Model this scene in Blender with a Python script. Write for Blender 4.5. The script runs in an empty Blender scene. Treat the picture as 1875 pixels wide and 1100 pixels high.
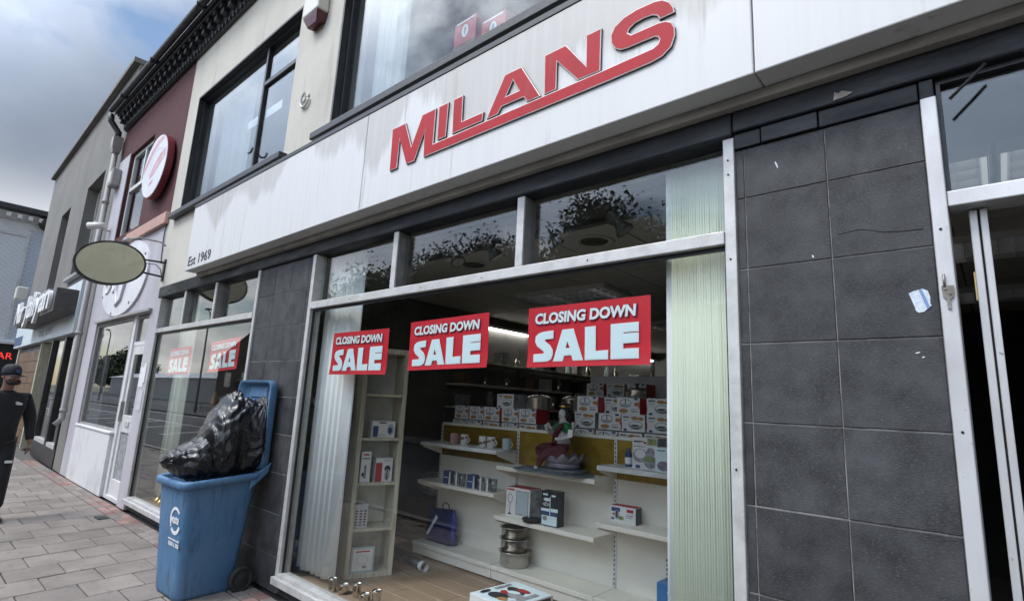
import bpy, bmesh, math, random
from mathutils import Vector, Matrix, noise
from mathutils.geometry import tessellate_polygon
random.seed(11)
R = math.radians
sc = bpy.context.scene
col = sc.collection

# ------------------------------------------------------------------ camera
cd = bpy.data.cameras.new('camera')
cam = bpy.data.objects.new('camera', cd); col.objects.link(cam)
AX = [(0.7502933, -0.0893172, -0.6550438), (0.6592651, 0.1749575, 0.7312724), (0.0492896, -0.9805163, 0.1901532)]
cam.matrix_world = Matrix(((AX[0][0], -AX[0][1], -AX[0][2], 0), (AX[1][0], -AX[1][1], -AX[1][2], -2.4),
                           (AX[2][0], -AX[2][1], -AX[2][2], 1.61), (0, 0, 0, 1)))
cd.sensor_width = 36; cd.sensor_fit = 'HORIZONTAL'; cd.lens = 36 * 999.65 / 1875
cd.clip_start = 0.05; cd.clip_end = 3000
sc.camera = cam

# ------------------------------------------------------------------ world, sun, exposure
SUN_EL, SUN_AZ = R(56), R(205)
w = bpy.data.worlds.new('World'); sc.world = w; w.use_nodes = True
nt = w.node_tree; nt.nodes.clear()
def wn(t, **k):
    n = nt.nodes.new(t)
    for a, b in k.items(): setattr(n, a, b)
    return n
out = wn('ShaderNodeOutputWorld')
sky = wn('ShaderNodeTexSky', sky_type='NISHITA', sun_disc=False, sun_elevation=SUN_EL, sun_rotation=SUN_AZ)
sky.air_density = 1.2; sky.dust_density = 0.6
bg1 = wn('ShaderNodeBackground'); bg1.inputs[1].default_value = 0.085
bg2 = wn('ShaderNodeBackground'); bg2.inputs[1].default_value = 1.0
nt.links.new(sky.outputs[0], bg1.inputs[0])
tc = wn('ShaderNodeTexCoord'); sep = wn('ShaderNodeSeparateXYZ'); nt.links.new(tc.outputs['Generated'], sep.inputs[0])
zc = wn('ShaderNodeMath', operation='MAXIMUM'); nt.links.new(sep.outputs[2], zc.inputs[0]); zc.inputs[1].default_value = 0.0
za = wn('ShaderNodeMath', operation='ADD'); nt.links.new(zc.outputs[0], za.inputs[0]); za.inputs[1].default_value = 0.28
dx = wn('ShaderNodeMath', operation='DIVIDE'); nt.links.new(sep.outputs[0], dx.inputs[0]); nt.links.new(za.outputs[0], dx.inputs[1])
dy = wn('ShaderNodeMath', operation='DIVIDE'); nt.links.new(sep.outputs[1], dy.inputs[0]); nt.links.new(za.outputs[0], dy.inputs[1])
cb = wn('ShaderNodeCombineXYZ'); nt.links.new(dx.outputs[0], cb.inputs[0]); nt.links.new(dy.outputs[0], cb.inputs[1])
CLOUD_OFF = (1.86, -0.35, 0.0)
ad = wn('ShaderNodeVectorMath', operation='ADD'); nt.links.new(cb.outputs[0], ad.inputs[0]); ad.inputs[1].default_value = CLOUD_OFF
n1 = wn('ShaderNodeTexNoise'); n1.inputs['Scale'].default_value = 0.8; n1.inputs['Detail'].default_value = 9; n1.inputs['Roughness'].default_value = 0.55
n1.inputs['Distortion'].default_value = 0.25
nt.links.new(ad.outputs[0], n1.inputs['Vector'])
r1 = wn('ShaderNodeMapRange'); r1.inputs[1].default_value = 0.425; r1.inputs[2].default_value = 0.475; nt.links.new(n1.outputs[0], r1.inputs[0])
n2 = wn('ShaderNodeTexNoise'); n2.inputs['Scale'].default_value = 1.0; n2.inputs['Detail'].default_value = 6; n2.inputs['Roughness'].default_value = 0.5
ad2 = wn('ShaderNodeVectorMath', operation='ADD'); nt.links.new(cb.outputs[0], ad2.inputs[0]); ad2.inputs[1].default_value = (9.16, -2.55, 4.0)
nt.links.new(ad2.outputs[0], n2.inputs['Vector'])
rp = wn('ShaderNodeValToRGB'); nt.links.new(n2.outputs[0], rp.inputs[0])
e = rp.color_ramp.elements
e[0].position = 0.36; e[0].color = (0.145, 0.178, 0.235, 1); e[1].position = 0.66; e[1].color = (0.47, 0.49, 0.515, 1)
m = rp.color_ramp.elements.new(0.5); m.color = (0.205, 0.24, 0.30, 1)
# clouds pale towards the horizon
hz_ = wn('ShaderNodeMapRange', interpolation_type='SMOOTHSTEP'); nt.links.new(sep.outputs[2], hz_.inputs[0])
for i_, q_ in ((1, 0.06), (2, 0.33), (3, 0.92), (4, 0.0)): hz_.inputs[i_].default_value = q_
pm = wn('ShaderNodeMix', data_type='RGBA'); nt.links.new(hz_.outputs[0], pm.inputs[0]); nt.links.new(rp.outputs[0], pm.inputs[6])
n3 = wn('ShaderNodeTexNoise'); n3.inputs['Scale'].default_value = 2.2; n3.inputs['Detail'].default_value = 7; nt.links.new(ad.outputs[0], n3.inputs['Vector'])
r3 = wn('ShaderNodeValToRGB'); nt.links.new(n3.outputs[0], r3.inputs[0]); r3.color_ramp.elements[0].position = .35; r3.color_ramp.elements[0].color = (.57, .58, .60, 1); r3.color_ramp.elements[1].position = .62; r3.color_ramp.elements[1].color = (1.14, 1.13, 1.12, 1)
nt.links.new(r3.outputs[0], pm.inputs[7])
nt.links.new(pm.outputs[2], bg2.inputs[0])
# thin cloud glows around the hidden sun
dt = wn('ShaderNodeVectorMath', operation='DOT_PRODUCT'); nt.links.new(tc.outputs['Generated'], dt.inputs[0])
dt.inputs[1].default_value = (math.sin(SUN_AZ) * math.cos(SUN_EL), math.cos(SUN_AZ) * math.cos(SUN_EL), math.sin(SUN_EL))
gl = wn('ShaderNodeMapRange', interpolation_type='SMOOTHSTEP'); nt.links.new(dt.outputs['Value'], gl.inputs[0])
for i_, q_ in ((1, 0.42), (2, 1.0), (3, 0.82), (4, 6.6)): gl.inputs[i_].default_value = q_
nt.links.new(gl.outputs[0], bg2.inputs[1])
mx = wn('ShaderNodeMixShader'); nt.links.new(r1.outputs[0], mx.inputs[0]); nt.links.new(bg1.outputs[0], mx.inputs[1]); nt.links.new(bg2.outputs[0], mx.inputs[2])
nt.links.new(mx.outputs[0], out.inputs[0])

sl = bpy.data.lights.new('sun', 'SUN'); sun = bpy.data.objects.new('sun', sl); col.objects.link(sun)
sl.energy = 1.0; sl.angle = R(16); sl.color = (1.0, 0.94, 0.86)
sdir = Vector((math.sin(SUN_AZ) * math.cos(SUN_EL), math.cos(SUN_AZ) * math.cos(SUN_EL), math.sin(SUN_EL)))
sun.rotation_euler = sdir.to_track_quat('Z', 'Y').to_euler()
sun.location = (-6, -12, 20)
sc.view_settings.view_transform = 'Standard'; sc.view_settings.look = 'None'
sc.view_settings.gamma = 1.0; sc.view_settings.use_curve_mapping = False
sc.view_settings.exposure = 0.86
sc.render.engine = 'CYCLES'
cy = sc.cycles
cy.max_bounces = 9; cy.diffuse_bounces = 4; cy.glossy_bounces = 4; cy.transmission_bounces = 4; cy.transparent_max_bounces = 14
cy.caustics_reflective = False; cy.caustics_refractive = False
cy.use_denoising = True; cy.sample_clamp_indirect = 6.0

# ------------------------------------------------------------------ materials
def mk(name, c, r=0.6, metal=0.0, c2=None, s=6.0, lo=0.4, hi=0.65, st=(1, 1, 1), bump=0.0, bs=60.0, bst=(1, 1, 1), rnd=0.0,
       spec=0.5, coat=0.0, c3=None, s3=25.0, lo3=0.55, hi3=0.7, st3=(1, 1, 1), emit=None, rv=0.0, gen=False, sheen=0.0, wpos=False):
    mt = bpy.data.materials.new(name); mt.use_nodes = True
    t = mt.node_tree; b = t.nodes['Principled BSDF']
    b.inputs['Roughness'].default_value = r; b.inputs['Metallic'].default_value = metal
    b.inputs['Specular IOR Level'].default_value = spec; b.inputs['Coat Weight'].default_value = coat
    if sheen: b.inputs['Sheen Weight'].default_value = sheen
    tcn = t.nodes.new('ShaderNodeTexCoord'); src = tcn.outputs['Generated' if gen else 'Object']
    if wpos: src = t.nodes.new('ShaderNodeNewGeometry').outputs['Position']
    def nz(scale, stretch, det=6, rough=0.6):
        mp = t.nodes.new('ShaderNodeMapping'); mp.inputs['Scale'].default_value = stretch; t.links.new(src, mp.inputs[0])
        n = t.nodes.new('ShaderNodeTexNoise'); n.inputs['Scale'].default_value = scale; n.inputs['Detail'].default_value = det
        n.inputs['Roughness'].default_value = rough; t.links.new(mp.outputs[0], n.inputs['Vector']); return n.outputs[0]
    def mix(f, a, bb):
        x = t.nodes.new('ShaderNodeMix'); x.data_type = 'RGBA'
        if isinstance(f, float): x.inputs[0].default_value = f
        else: t.links.new(f, x.inputs[0])
        for i, v in ((6, a), (7, bb)):
            if isinstance(v, tuple): x.inputs[i].default_value = (*v[:3], 1)
            else: t.links.new(v, x.inputs[i])
        return x.outputs[2]
    def rng(v, a, bb, c0=0.0, c1=1.0):
        x = t.nodes.new('ShaderNodeMapRange'); t.links.new(v, x.inputs[0])
        for i, q in ((1, a), (2, bb), (3, c0), (4, c1)): x.inputs[i].default_value = q
        return x.outputs[0]
    cur = c; fac = None
    if c2 is not None:
        fac = rng(nz(s, st), lo, hi); cur = mix(fac, c, c2)
    if c3 is not None:
        cur = mix(rng(nz(s3, st3), lo3, hi3), cur, c3)
    if rnd:
        oi = t.nodes.new('ShaderNodeObjectInfo'); h = t.nodes.new('ShaderNodeHueSaturation')
        t.links.new(rng(oi.outputs['Random'], 0, 1, 1 - rnd, 1 + rnd), h.inputs['Value'])
        if isinstance(cur, tuple): h.inputs['Color'].default_value = (*cur, 1)
        else: t.links.new(cur, h.inputs['Color'])
        cur = h.outputs[0]
    if isinstance(cur, tuple): b.inputs['Base Color'].default_value = (*cur, 1)
    else: t.links.new(cur, b.inputs['Base Color'])
    if rv: t.links.new(rng(nz(s * 1.7, st), .3, .7, max(0, r - rv), min(1, r + rv)), b.inputs['Roughness'])
    if bump:
        bn = t.nodes.new('ShaderNodeBump'); bn.inputs['Strength'].default_value = bump; bn.inputs['Distance'].default_value = 0.02
        t.links.new(nz(bs, bst, 5), bn.inputs['Height']); t.links.new(bn.outputs[0], b.inputs['Normal'])
    if emit:
        b.inputs['Emission Color'].default_value = (*emit[:3], 1); b.inputs['Emission Strength'].default_value = emit[3]
    return mt

def glass(name, tint=(0.93, 0.97, 0.95), rough=0.0, wob=0.0, f0=0.045):
    mt = bpy.data.materials.new(name); mt.use_nodes = True
    t = mt.node_tree; t.nodes.clear()
    o = t.nodes.new('ShaderNodeOutputMaterial'); tr = t.nodes.new('ShaderNodeBsdfTransparent'); tr.inputs[0].default_value = (*tint, 1)
    g = t.nodes.new('ShaderNodeBsdfGlossy'); g.inputs['Roughness'].default_value = rough
    lw = t.nodes.new('ShaderNodeLayerWeight'); lw.inputs['Blend'].default_value = 0.5
    p = t.nodes.new('ShaderNodeMath'); p.operation = 'POWER'; p.inputs[1].default_value = 4.2; t.links.new(lw.outputs['Facing'], p.inputs[0])
    mr = t.nodes.new('ShaderNodeMapRange'); mr.inputs[3].default_value = f0; mr.inputs[4].default_value = 1.0; t.links.new(p.outputs[0], mr.inputs[0])
    ms = t.nodes.new('ShaderNodeMixShader'); t.links.new(mr.outputs[0], ms.inputs[0]); t.links.new(tr.outputs[0], ms.inputs[1]); t.links.new(g.outputs[0], ms.inputs[2])
    if wob:
        tcn = t.nodes.new('ShaderNodeTexCoord'); n = t.nodes.new('ShaderNodeTexNoise'); n.inputs['Scale'].default_value = 1.8; n.inputs['Detail'].default_value = 1.5
        t.links.new(tcn.outputs['Object'], n.inputs['Vector']); bn = t.nodes.new('ShaderNodeBump'); bn.inputs['Strength'].default_value = wob; bn.inputs['Distance'].default_value = 0.05
        t.links.new(n.outputs[0], bn.inputs['Height']); t.links.new(bn.outputs[0], g.inputs['Normal'])
    t.links.new(ms.outputs[0], o.inputs[0]); return mt

def fabric(name, c, tl=0.35):
    mt = mk(name, c, 0.85, c2=tuple(x * .86 for x in c), s=3, st=(1, 1, .3)); t = mt.node_tree; b = t.nodes['Principled BSDF']; o = t.nodes['Material Output']
    tn = t.nodes.new('ShaderNodeBsdfTranslucent'); tn.inputs[0].default_value = (*c, 1)
    ms = t.nodes.new('ShaderNodeMixShader'); ms.inputs[0].default_value = tl
    t.links.new(b.outputs[0], ms.inputs[1]); t.links.new(tn.outputs[0], ms.inputs[2]); t.links.new(ms.outputs[0], o.inputs[0]); return mt

M = {}
M['cream'] = mk('cream_render', (.60, .57, .50), .9, c2=(.50, .47, .41), s=1.1, lo=.42, hi=.75, bump=.25, bs=45, c3=(.40, .37, .32), s3=2.2, st3=(2.2, 1, .35), lo3=.58, hi3=.8)
M['soffit'] = mk('grimy_soffit', (.36, .34, .30), .85, c2=(.24, .225, .2), s=3, st=(1, 1, 3))
M['burgundy'] = mk('burgundy_paint', (.085, .022, .024), .85, c2=(.066, .018, .02), s=2, bump=.25, bs=50)
M['greyrender'] = mk('grey_render', (.215, .205, .19), .95, c2=(.17, .163, .152), s=.9, lo=.4, hi=.7, bump=.35, bs=40, c3=(.14, .135, .125), s3=1.6, st3=(2, 2, .3), lo3=.6, hi3=.82)
M['lilac'] = mk('pale_lilac_render', (.52, .50, .53), .85, c2=(.42, .40, .42), s=1.4, lo=.4, hi=.7, st=(1.5, 1, .5), bump=.2, bs=50)
M['whitewall'] = mk('white_painted_wall', (.70, .69, .69), .8, c2=(.50, .49, .48), s=2.2, lo=.5, hi=.75, st=(1, 1, .8), bump=.2, bs=60, c3=(.36, .34, .32), s3=9, lo3=.66, hi3=.76)
M['pinksill'] = mk('pink_stone', (.55, .33, .27), .85, c2=(.45, .30, .26), s=5, bump=.2)
M['blackpaint'] = mk('black_gloss_paint', (.016, .017, .02), .45, c2=(.035, .035, .04), s=5, bump=.1, bs=30)
M['band'] = mk('black_felt_band', (.008, .009, .012), .5, spec=.4, c2=(.026, .028, .034), s=2.2, lo=.42, hi=.72, st=(.8, 1, 4), bump=.3, bs=9, bst=(1, 1, 2), rv=.12)
M['frameblack'] = mk('black_window_frame', (.013, .014, .016), .4, c2=(.03, .03, .034), s=7)
M['alu'] = mk('weathered_aluminium', (.62, .61, .59), .5, .3, c2=(.50, .49, .47), s=9, lo=.42, hi=.66, st=(1, 1, 1), bump=.08, bs=90, c3=(.22, .20, .17), s3=30, lo3=.66, hi3=.76, rv=.12)
M['aluwhite'] = mk('bright_aluminium', (.66, .66, .65), .45, .35, c2=(.52, .51, .50), s=5, st=(1, 1, .4), c3=(.25, .23, .21), s3=40, lo3=.68, hi3=.76)
M['aludark'] = mk('dark_aluminium_side', (.30, .30, .30), .5, .5, c2=(.2, .2, .2), s=8)
M['upvc'] = mk('white_upvc', (.72, .72, .71), .4, c2=(.6, .6, .58), s=4)
M['grout'] = mk('grey_grout', (.30, .29, .275), .9, c2=(.12, .118, .112), s=9, lo=.42, hi=.62)
M['tile'] = mk('slate_tile', (.026, .026, .0275), .58, spec=.4, c2=(.070, .070, .072), s=6.5, lo=.36, hi=.70, bump=.14, bs=150, bst=(.7, 1, 1.3), rnd=.16, c3=(.105, .105, .106), s3=150, st3=(.6, 1, 1.6), lo3=.53, hi3=.74, rv=.1, wpos=True)
M['slab'] = mk('concrete_slab', (.25, .215, .188), .92, c2=(.17, .146, .127), s=2.2, lo=.36, hi=.68, bump=.25, bs=70, rnd=.15, c3=(.115, .105, .097), s3=16, lo3=.60, hi3=.72, wpos=True)
M['slabpale'] = mk('pale_slab', (.46, .47, .44), .92, c2=(.38, .39, .37), s=4, bump=.25, bs=70, wpos=True)
M['sand'] = mk('jointing_sand', (.12, .11, .098), .95, c2=(.09, .082, .074), s=30)
M['redbrick'] = mk('red_block_paver', (.25, .14, .12), .92, c2=(.30, .20, .175), s=9, bump=.3, bs=60, rnd=.25, wpos=True)
M['asphalt'] = mk('asphalt', (.062, .062, .064), .9, c2=(.045, .045, .047), s=1.5, bump=.3, bs=120)
M['kerb'] = mk('kerb_stone', (.28, .27, .26), .9, c2=(.2, .19, .18), s=5)
M['line'] = mk('road_paint', (.7, .7, .68), .8, c2=(.45, .45, .43), s=8)
M['grassland'] = mk('far_ground', (.09, .10, .06), .95, c2=(.12, .12, .09), s=.05)
M['glass'] = glass('shop_glass', (.985, .995, .99), wob=.002, f0=.035)
M['glassup'] = glass('upper_glass', (.9, .93, .94), wob=.003, f0=.055)
M['glasswavy'] = glass('old_glass', (.95, .97, .96), wob=.0035, f0=.05)
M['glassdark'] = glass('door_glass', (.8, .83, .83), wob=.003, f0=.08)
M['red'] = mk('red_acrylic', (.43, .011, .020), .55, spec=.25, c2=(.34, .012, .02), s=4, st=(1.5, 1, .7), lo=.45, hi=.8, c3=(.38, .045, .05), s3=3, st3=(3, 1, .5), lo3=.6, hi3=.85)
M['trimhighlight'] = mk('letter_trim_highlight', (.62, .52, .50), .4, c2=(.45, .33, .32), s=10)  # pinkish letter edging with a bevel highlight painted into its pale colour
M['letterside'] = mk('letter_return', (.03, .022, .024), .5)
M['posterred'] = mk('poster_red', (.62, .014, .028), .45, c2=(.56, .016, .03), s=6)
M['posterwhite'] = mk('poster_pale_blue', (.72, .86, .90), .5)
M['paper'] = mk('white_paper', (.80, .80, .80), .6)
M['navy'] = mk('navy_shadow', (.04, .03, .10), .6)
M['darktext'] = mk('dark_lettering', (.02, .02, .022), .6)
M['binblue'] = mk('blue_plastic', (.070, .178, .325), .6, c2=(.115, .215, .345), s=3, lo=.4, hi=.7, bump=.06, bs=200, c3=(.05, .085, .12), s3=4.5, st3=(5, 5, .9), lo3=.52, hi3=.74, rv=.14)
M['rubber'] = mk('black_rubber', (.018, .018, .018), .75, c2=(.035, .033, .03), s=15)
M['bag'] = mk('black_polythene', (.006, .006, .007), .27, c2=(.010, .010, .011), s=6, bump=.10, bs=26, bst=(1.2, .45, .8), spec=.55, rv=.05)
M['gondola'] = mk('cream_steel', (.84, .81, .72), .5, c2=(.78, .75, .66), s=3)
M['gondolaw'] = mk('white_shelf_edge', (.78, .79, .78), .5, c2=(.6, .6, .58), s=5)
M['slot'] = mk('slot_black', (.01, .01, .01), .8)
M['gold'] = mk('gold_foil', (.36, .235, .03), .38, .6, c2=(.26, .16, .02), s=10, lo=.4, hi=.65, bump=.5, bs=40, bst=(.6, 1, 3))
M['wood'] = mk('laminate_floor', (.36, .26, .175), .45, c2=(.28, .195, .125), s=5, st=(.5, 6, 1), lo=.35, hi=.7, wpos=True)
M['pine'] = mk('limed_wood', (.64, .61, .48), .6, c2=(.42, .39, .29), s=6, st=(6, 6, .5))
M['pinein'] = mk('limed_wood_inner', (.66, .67, .62), .6, c2=(.44, .45, .41), s=4)
M['card'] = mk('brown_card', (.22, .13, .07), .8, c2=(.17, .10, .055), s=4)
M['wrap'] = mk('clear_wrap', (.42, .42, .38), .3, c2=(.2, .2, .17), s=14, bump=.8, bs=20)
M['ceil'] = mk('ceiling_tile', (.50, .49, .45), .9, c2=(.44, .43, .39), s=8, bump=.15, bs=90, rnd=.04, wpos=True)
M['cgrid'] = mk('ceiling_grid', (.09, .09, .085), .6)
M['inwall'] = mk('interior_wall', (.17, .165, .155), .9, c2=(.13, .125, .12), s=2)
M['indark'] = mk('dark_interior', (.035, .034, .033), .9, c2=(.06, .057, .052), s=3)
M['upwall'] = mk('upstairs_wall', (.22, .22, .22), .9, c2=(.16, .16, .16), s=1.5)
M['steel'] = mk('polished_steel', (.62, .58, .52), .17, 1.0, c2=(.5, .47, .42), s=5, rv=.06)
M['chrome'] = mk('louvre_chrome', (.90, .92, .94), .3)
M['brass'] = mk('polished_brass', (.62, .42, .12), .22, 1.0)
M['fitting'] = mk('dark_fitting', (.06, .058, .055), .5, c2=(.09, .086, .08), s=9)
M['diffuser'] = mk('added_glow_diffuser', (.8, .8, .8), .5, emit=(1, .98, .94, .22)); M['diffuserglow'] = mk('unlit_panel_added_glow', (.8, .8, .8), .5, emit=(1, .98, .94, .5))  # faint glow added to the ceiling panels, unlit ones included
M['tube'] = mk('lit_tube', (.9, .9, .9), .5, emit=(1, .97, .92, 9))
M['blind'] = fabric('blind_fabric', (.90, .94, .82), .3); M['blindpale'] = fabric('pale_blind_slat', (.93, .95, .93), .2)
M['curtain'] = fabric('net_curtain', (.66, .70, .70), .4)
M['boxwhite'] = mk('printed_card_white', (.74, .74, .73), .5)
M['boxgrey'] = mk('print_grey', (.40, .41, .42), .45, c2=(.2, .2, .21), s=20)
M['boxblue'] = mk('print_blue', (.035, .075, .19), .5)
M['boxorange'] = mk('print_food', (.48, .18, .06), .5, c2=(.30, .28, .10), s=40)
M['boxred'] = mk('print_red', (.42, .02, .03), .5)
M['boxblack'] = mk('print_black', (.016, .018, .024), .4)
M['boxgreen'] = mk('print_green', (.16, .24, .06), .5, c2=(.35, .38, .2), s=30)
M['brightblue'] = mk('bright_blue_card', (.03, .18, .44), .5)
M['bluefoil'] = mk('blue_foil', (.03, .05, .30), .16, .6, c2=(.02, .03, .16), s=8, bump=.9, bs=11)
M['mugwhite'] = mk('glazed_white', (.72, .70, .66), .2)
M['mugpink'] = mk('glazed_pink', (.50, .32, .30), .2)
M['mugblue'] = mk('glazed_pale_blue', (.42, .50, .54), .2)
M['mugspot'] = mk('mug_spots', (.26, .13, .05), .3, c2=(.06, .06, .06), s=30)
M['clear'] = glass('clear_drinking_glass', (.80, .84, .86), f0=.12)
M['cast'] = mk('cast_iron', (.014, .014, .015), .55)
M['skinpale'] = mk('painted_statue_skin', (.60, .58, .58), .45, c2=(.5, .47, .47), s=20)
M['maroon'] = mk('maroon_cloth', (.105, .012, .022), .55, c2=(.06, .008, .014), s=25, bump=.3, bs=50)
M['green'] = mk('green_cloth', (.02, .17, .05), .5)
M['hairdark'] = mk('dark_hair', (.012, .010, .009), .6, c2=(.03, .024, .02), s=30, bump=.5, bs=60)
M['lotus'] = mk('lotus_purple', (.19, .155, .22), .5, c2=(.30, .27, .32), s=12)
M['slate'] = mk('grey_blue_stone', (.16, .19, .21), .55, c2=(.08, .095, .11), s=7, st=(1, 1, 5), bump=.4, bs=25)
M['skin'] = mk('skin', (.27, .15, .10), .55, c2=(.22, .12, .08), s=14)
M['blackcloth'] = mk('black_cotton', (.009, .009, .011), .9, c2=(.014, .014, .017), s=9, bump=.35, bs=22, sheen=.15)
M['capcloth'] = mk('black_cap_cloth', (.015, .017, .022), .8, c2=(.024, .026, .032), s=20)
M['shoe'] = mk('black_shoe', (.012, .012, .013), .5)
M['olive'] = mk('weathered_olive_board', (.54, .52, .37), .8, c2=(.62, .59, .43), s=3.5, lo=.38, hi=.7, bump=.15, bs=40, c3=(.40, .38, .27), s3=9, lo3=.55, hi3=.8)
M['signwhite'] = mk('white_sign_face', (.74, .74, .76), .4, c2=(.66, .65, .68), s=3)
M['signpink'] = mk('faded_pink_print', (.55, .27, .31), .45, c2=(.64, .40, .43), s=6)
M['signred'] = mk('dark_red_edge', (.16, .012, .025), .4)
M['signblue'] = mk('pale_blue_panel', (.55, .66, .70), .45, c2=(.70, .73, .73), s=2.5, lo=.35, hi=.7)
M['faded'] = mk('faded_script', (.55, .55, .57), .5, c2=(.64, .64, .66), s=8)
M['whitebrick'] = mk('white_painted_brick', (.82, .84, .87), .85, c2=(.70, .72, .76), s=2, lo=.45, hi=.7, bump=.3, bs=30, c3=(.20, .19, .18), s3=2.6, lo3=.66, hi3=.72)
M['bluebrick'] = mk('blue_grey_brick', (.50, .56, .68), .85, c2=(.62, .66, .74), s=3, bump=.3, bs=30)
M['browntile'] = mk('brown_glazed_tile', (.14, .075, .035), .45, c2=(.20, .115, .055), s=5, rnd=.25, wpos=True)
M['redglow'] = mk('lit_red_letters', (.5, .03, .03), .5, emit=(1, .06, .04, .55))
M['pipe'] = mk('painted_pipe', (.36, .35, .34), .6, c2=(.28, .27, .26), s=4, st=(1, 1, .5))
M['alarmwhite'] = mk('aged_white_plastic', (.62, .60, .54), .45); M['alarmred'] = mk('dark_red_plastic', (.09, .015, .02), .35)
M['rust'] = mk('bare_metal', (.30, .28, .26), .5, .6, c2=(.20, .17, .14), s=20)
M['brassyellow'] = mk('pale_brass_plate', (.52, .38, .16), .45, .3)
M['bark'] = mk('bark', (.10, .08, .06), .95, c2=(.06, .05, .04), s=6, st=(3, 3, .5), bump=.6, bs=14)
M['leaf'] = mk('leaf', (.045, .075, .022), .55, c2=(.075, .105, .03), s=1.2, spec=.3)
M['leafdark'] = mk('dark_leaf', (.022, .040, .015), .6, c2=(.045, .065, .022), s=1.0, spec=.3)
M['housebrick'] = mk('house_brick', (.13, .09, .08), .9, c2=(.10, .07, .06), s=4)
M['rooftile'] = mk('roof_tile', (.075, .06, .055), .85, c2=(.055, .045, .04), s=4)
M['shed'] = mk('pale_cladding', (.60, .62, .64), .6, c2=(.5, .52, .54), s=2)
M['lamppost'] = mk('galvanised', (.22, .23, .24), .5, .5)
M['sticker'] = mk('torn_sticker', (.72, .76, .80), .7, c2=(.5, .56, .66), s=60)
M['stickerblue'] = mk('sticker_blue', (.20, .30, .52), .7)

# fascia: white sheet with grey drip stains running down from its top edge
def fascia_mat(name, seed, z_top):
    mt = bpy.data.materials.new(name); mt.use_nodes = True; t = mt.node_tree; b = t.nodes['Principled BSDF']
    b.inputs['Roughness'].default_value = .42
    tcn = t.nodes.new('ShaderNodeTexCoord'); sp = t.nodes.new('ShaderNodeSeparateXYZ'); t.links.new(tcn.outputs['Object'], sp.inputs[0])
    def noi(sx, sz, sca, det=5):
        mp = t.nodes.new('ShaderNodeMapping'); mp.inputs['Scale'].default_value = (sx, 1, sz); mp.inputs['Location'].default_value = (seed, seed * 2.3, 0)
        t.links.new(tcn.outputs['Object'], mp.inputs[0]); n = t.nodes.new('ShaderNodeTexNoise'); n.inputs['Scale'].default_value = sca; n.inputs['Detail'].default_value = det
        n.inputs['Roughness'].default_value = .55; t.links.new(mp.outputs[0], n.inputs['Vector']); return n.outputs[0]
    def ma(op, a, bb):
        x = t.nodes.new('ShaderNodeMath'); x.operation = op
        for i, q in ((0, a), (1, bb)):
            if isinstance(q, (int, float)): x.inputs[i].default_value = q
            else: t.links.new(q, x.inputs[i])
        return x.outputs[0]
    def rng(v, a, bb, c0=0., c1=1.):
        x = t.nodes.new('ShaderNodeMapRange'); t.links.new(v, x.inputs[0])
        for i, q in ((1, a), (2, bb), (3, c0), (4, c1)): x.inputs[i].default_value = q
        return x.outputs[0]
    depth = ma('SUBTRACT', z_top, sp.outputs[2])                     # metres below the top edge
    reach = ma('ADD', ma('MULTIPLY', ma('SUBTRACT', noi(1, .02, 1.1, 2), .42), 1.9), ma('ADD', ma('MULTIPLY', ma('SUBTRACT', noi(1, .06, 14, 4), .5), .26), ma('MULTIPLY', ma('SUBTRACT', noi(1, .04, 60, 4), .5), .22)))
    stain = rng(ma('SUBTRACT', reach, depth), -.05, .06)
    drips = ma('MULTIPLY', rng(noi(1, .03, 20, 4), .56, .70), rng(noi(1, .5, 2.2, 3), .48, .62))
    f = ma('MINIMUM', ma('ADD', ma('MULTIPLY', stain, .72), ma('MULTIPLY', drips, .75)), 1.0)
    x = t.nodes.new('ShaderNodeMix'); x.data_type = 'RGBA'; t.links.new(f, x.inputs[0]); x.inputs[6].default_value = (.665, .66, .645, 1); x.inputs[7].default_value = (.43, .405, .37, 1)
    y = t.nodes.new('ShaderNodeMix'); y.data_type = 'RGBA'; t.links.new(rng(noi(1, .05, 22, 5), .46, .75, 0, .5), y.inputs[0]); t.links.new(x.outputs[2], y.inputs[6]); y.inputs[7].default_value = (.60, .59, .58, 1)
    t.links.new(y.outputs[2], b.inputs['Base Color']); return mt

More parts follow.
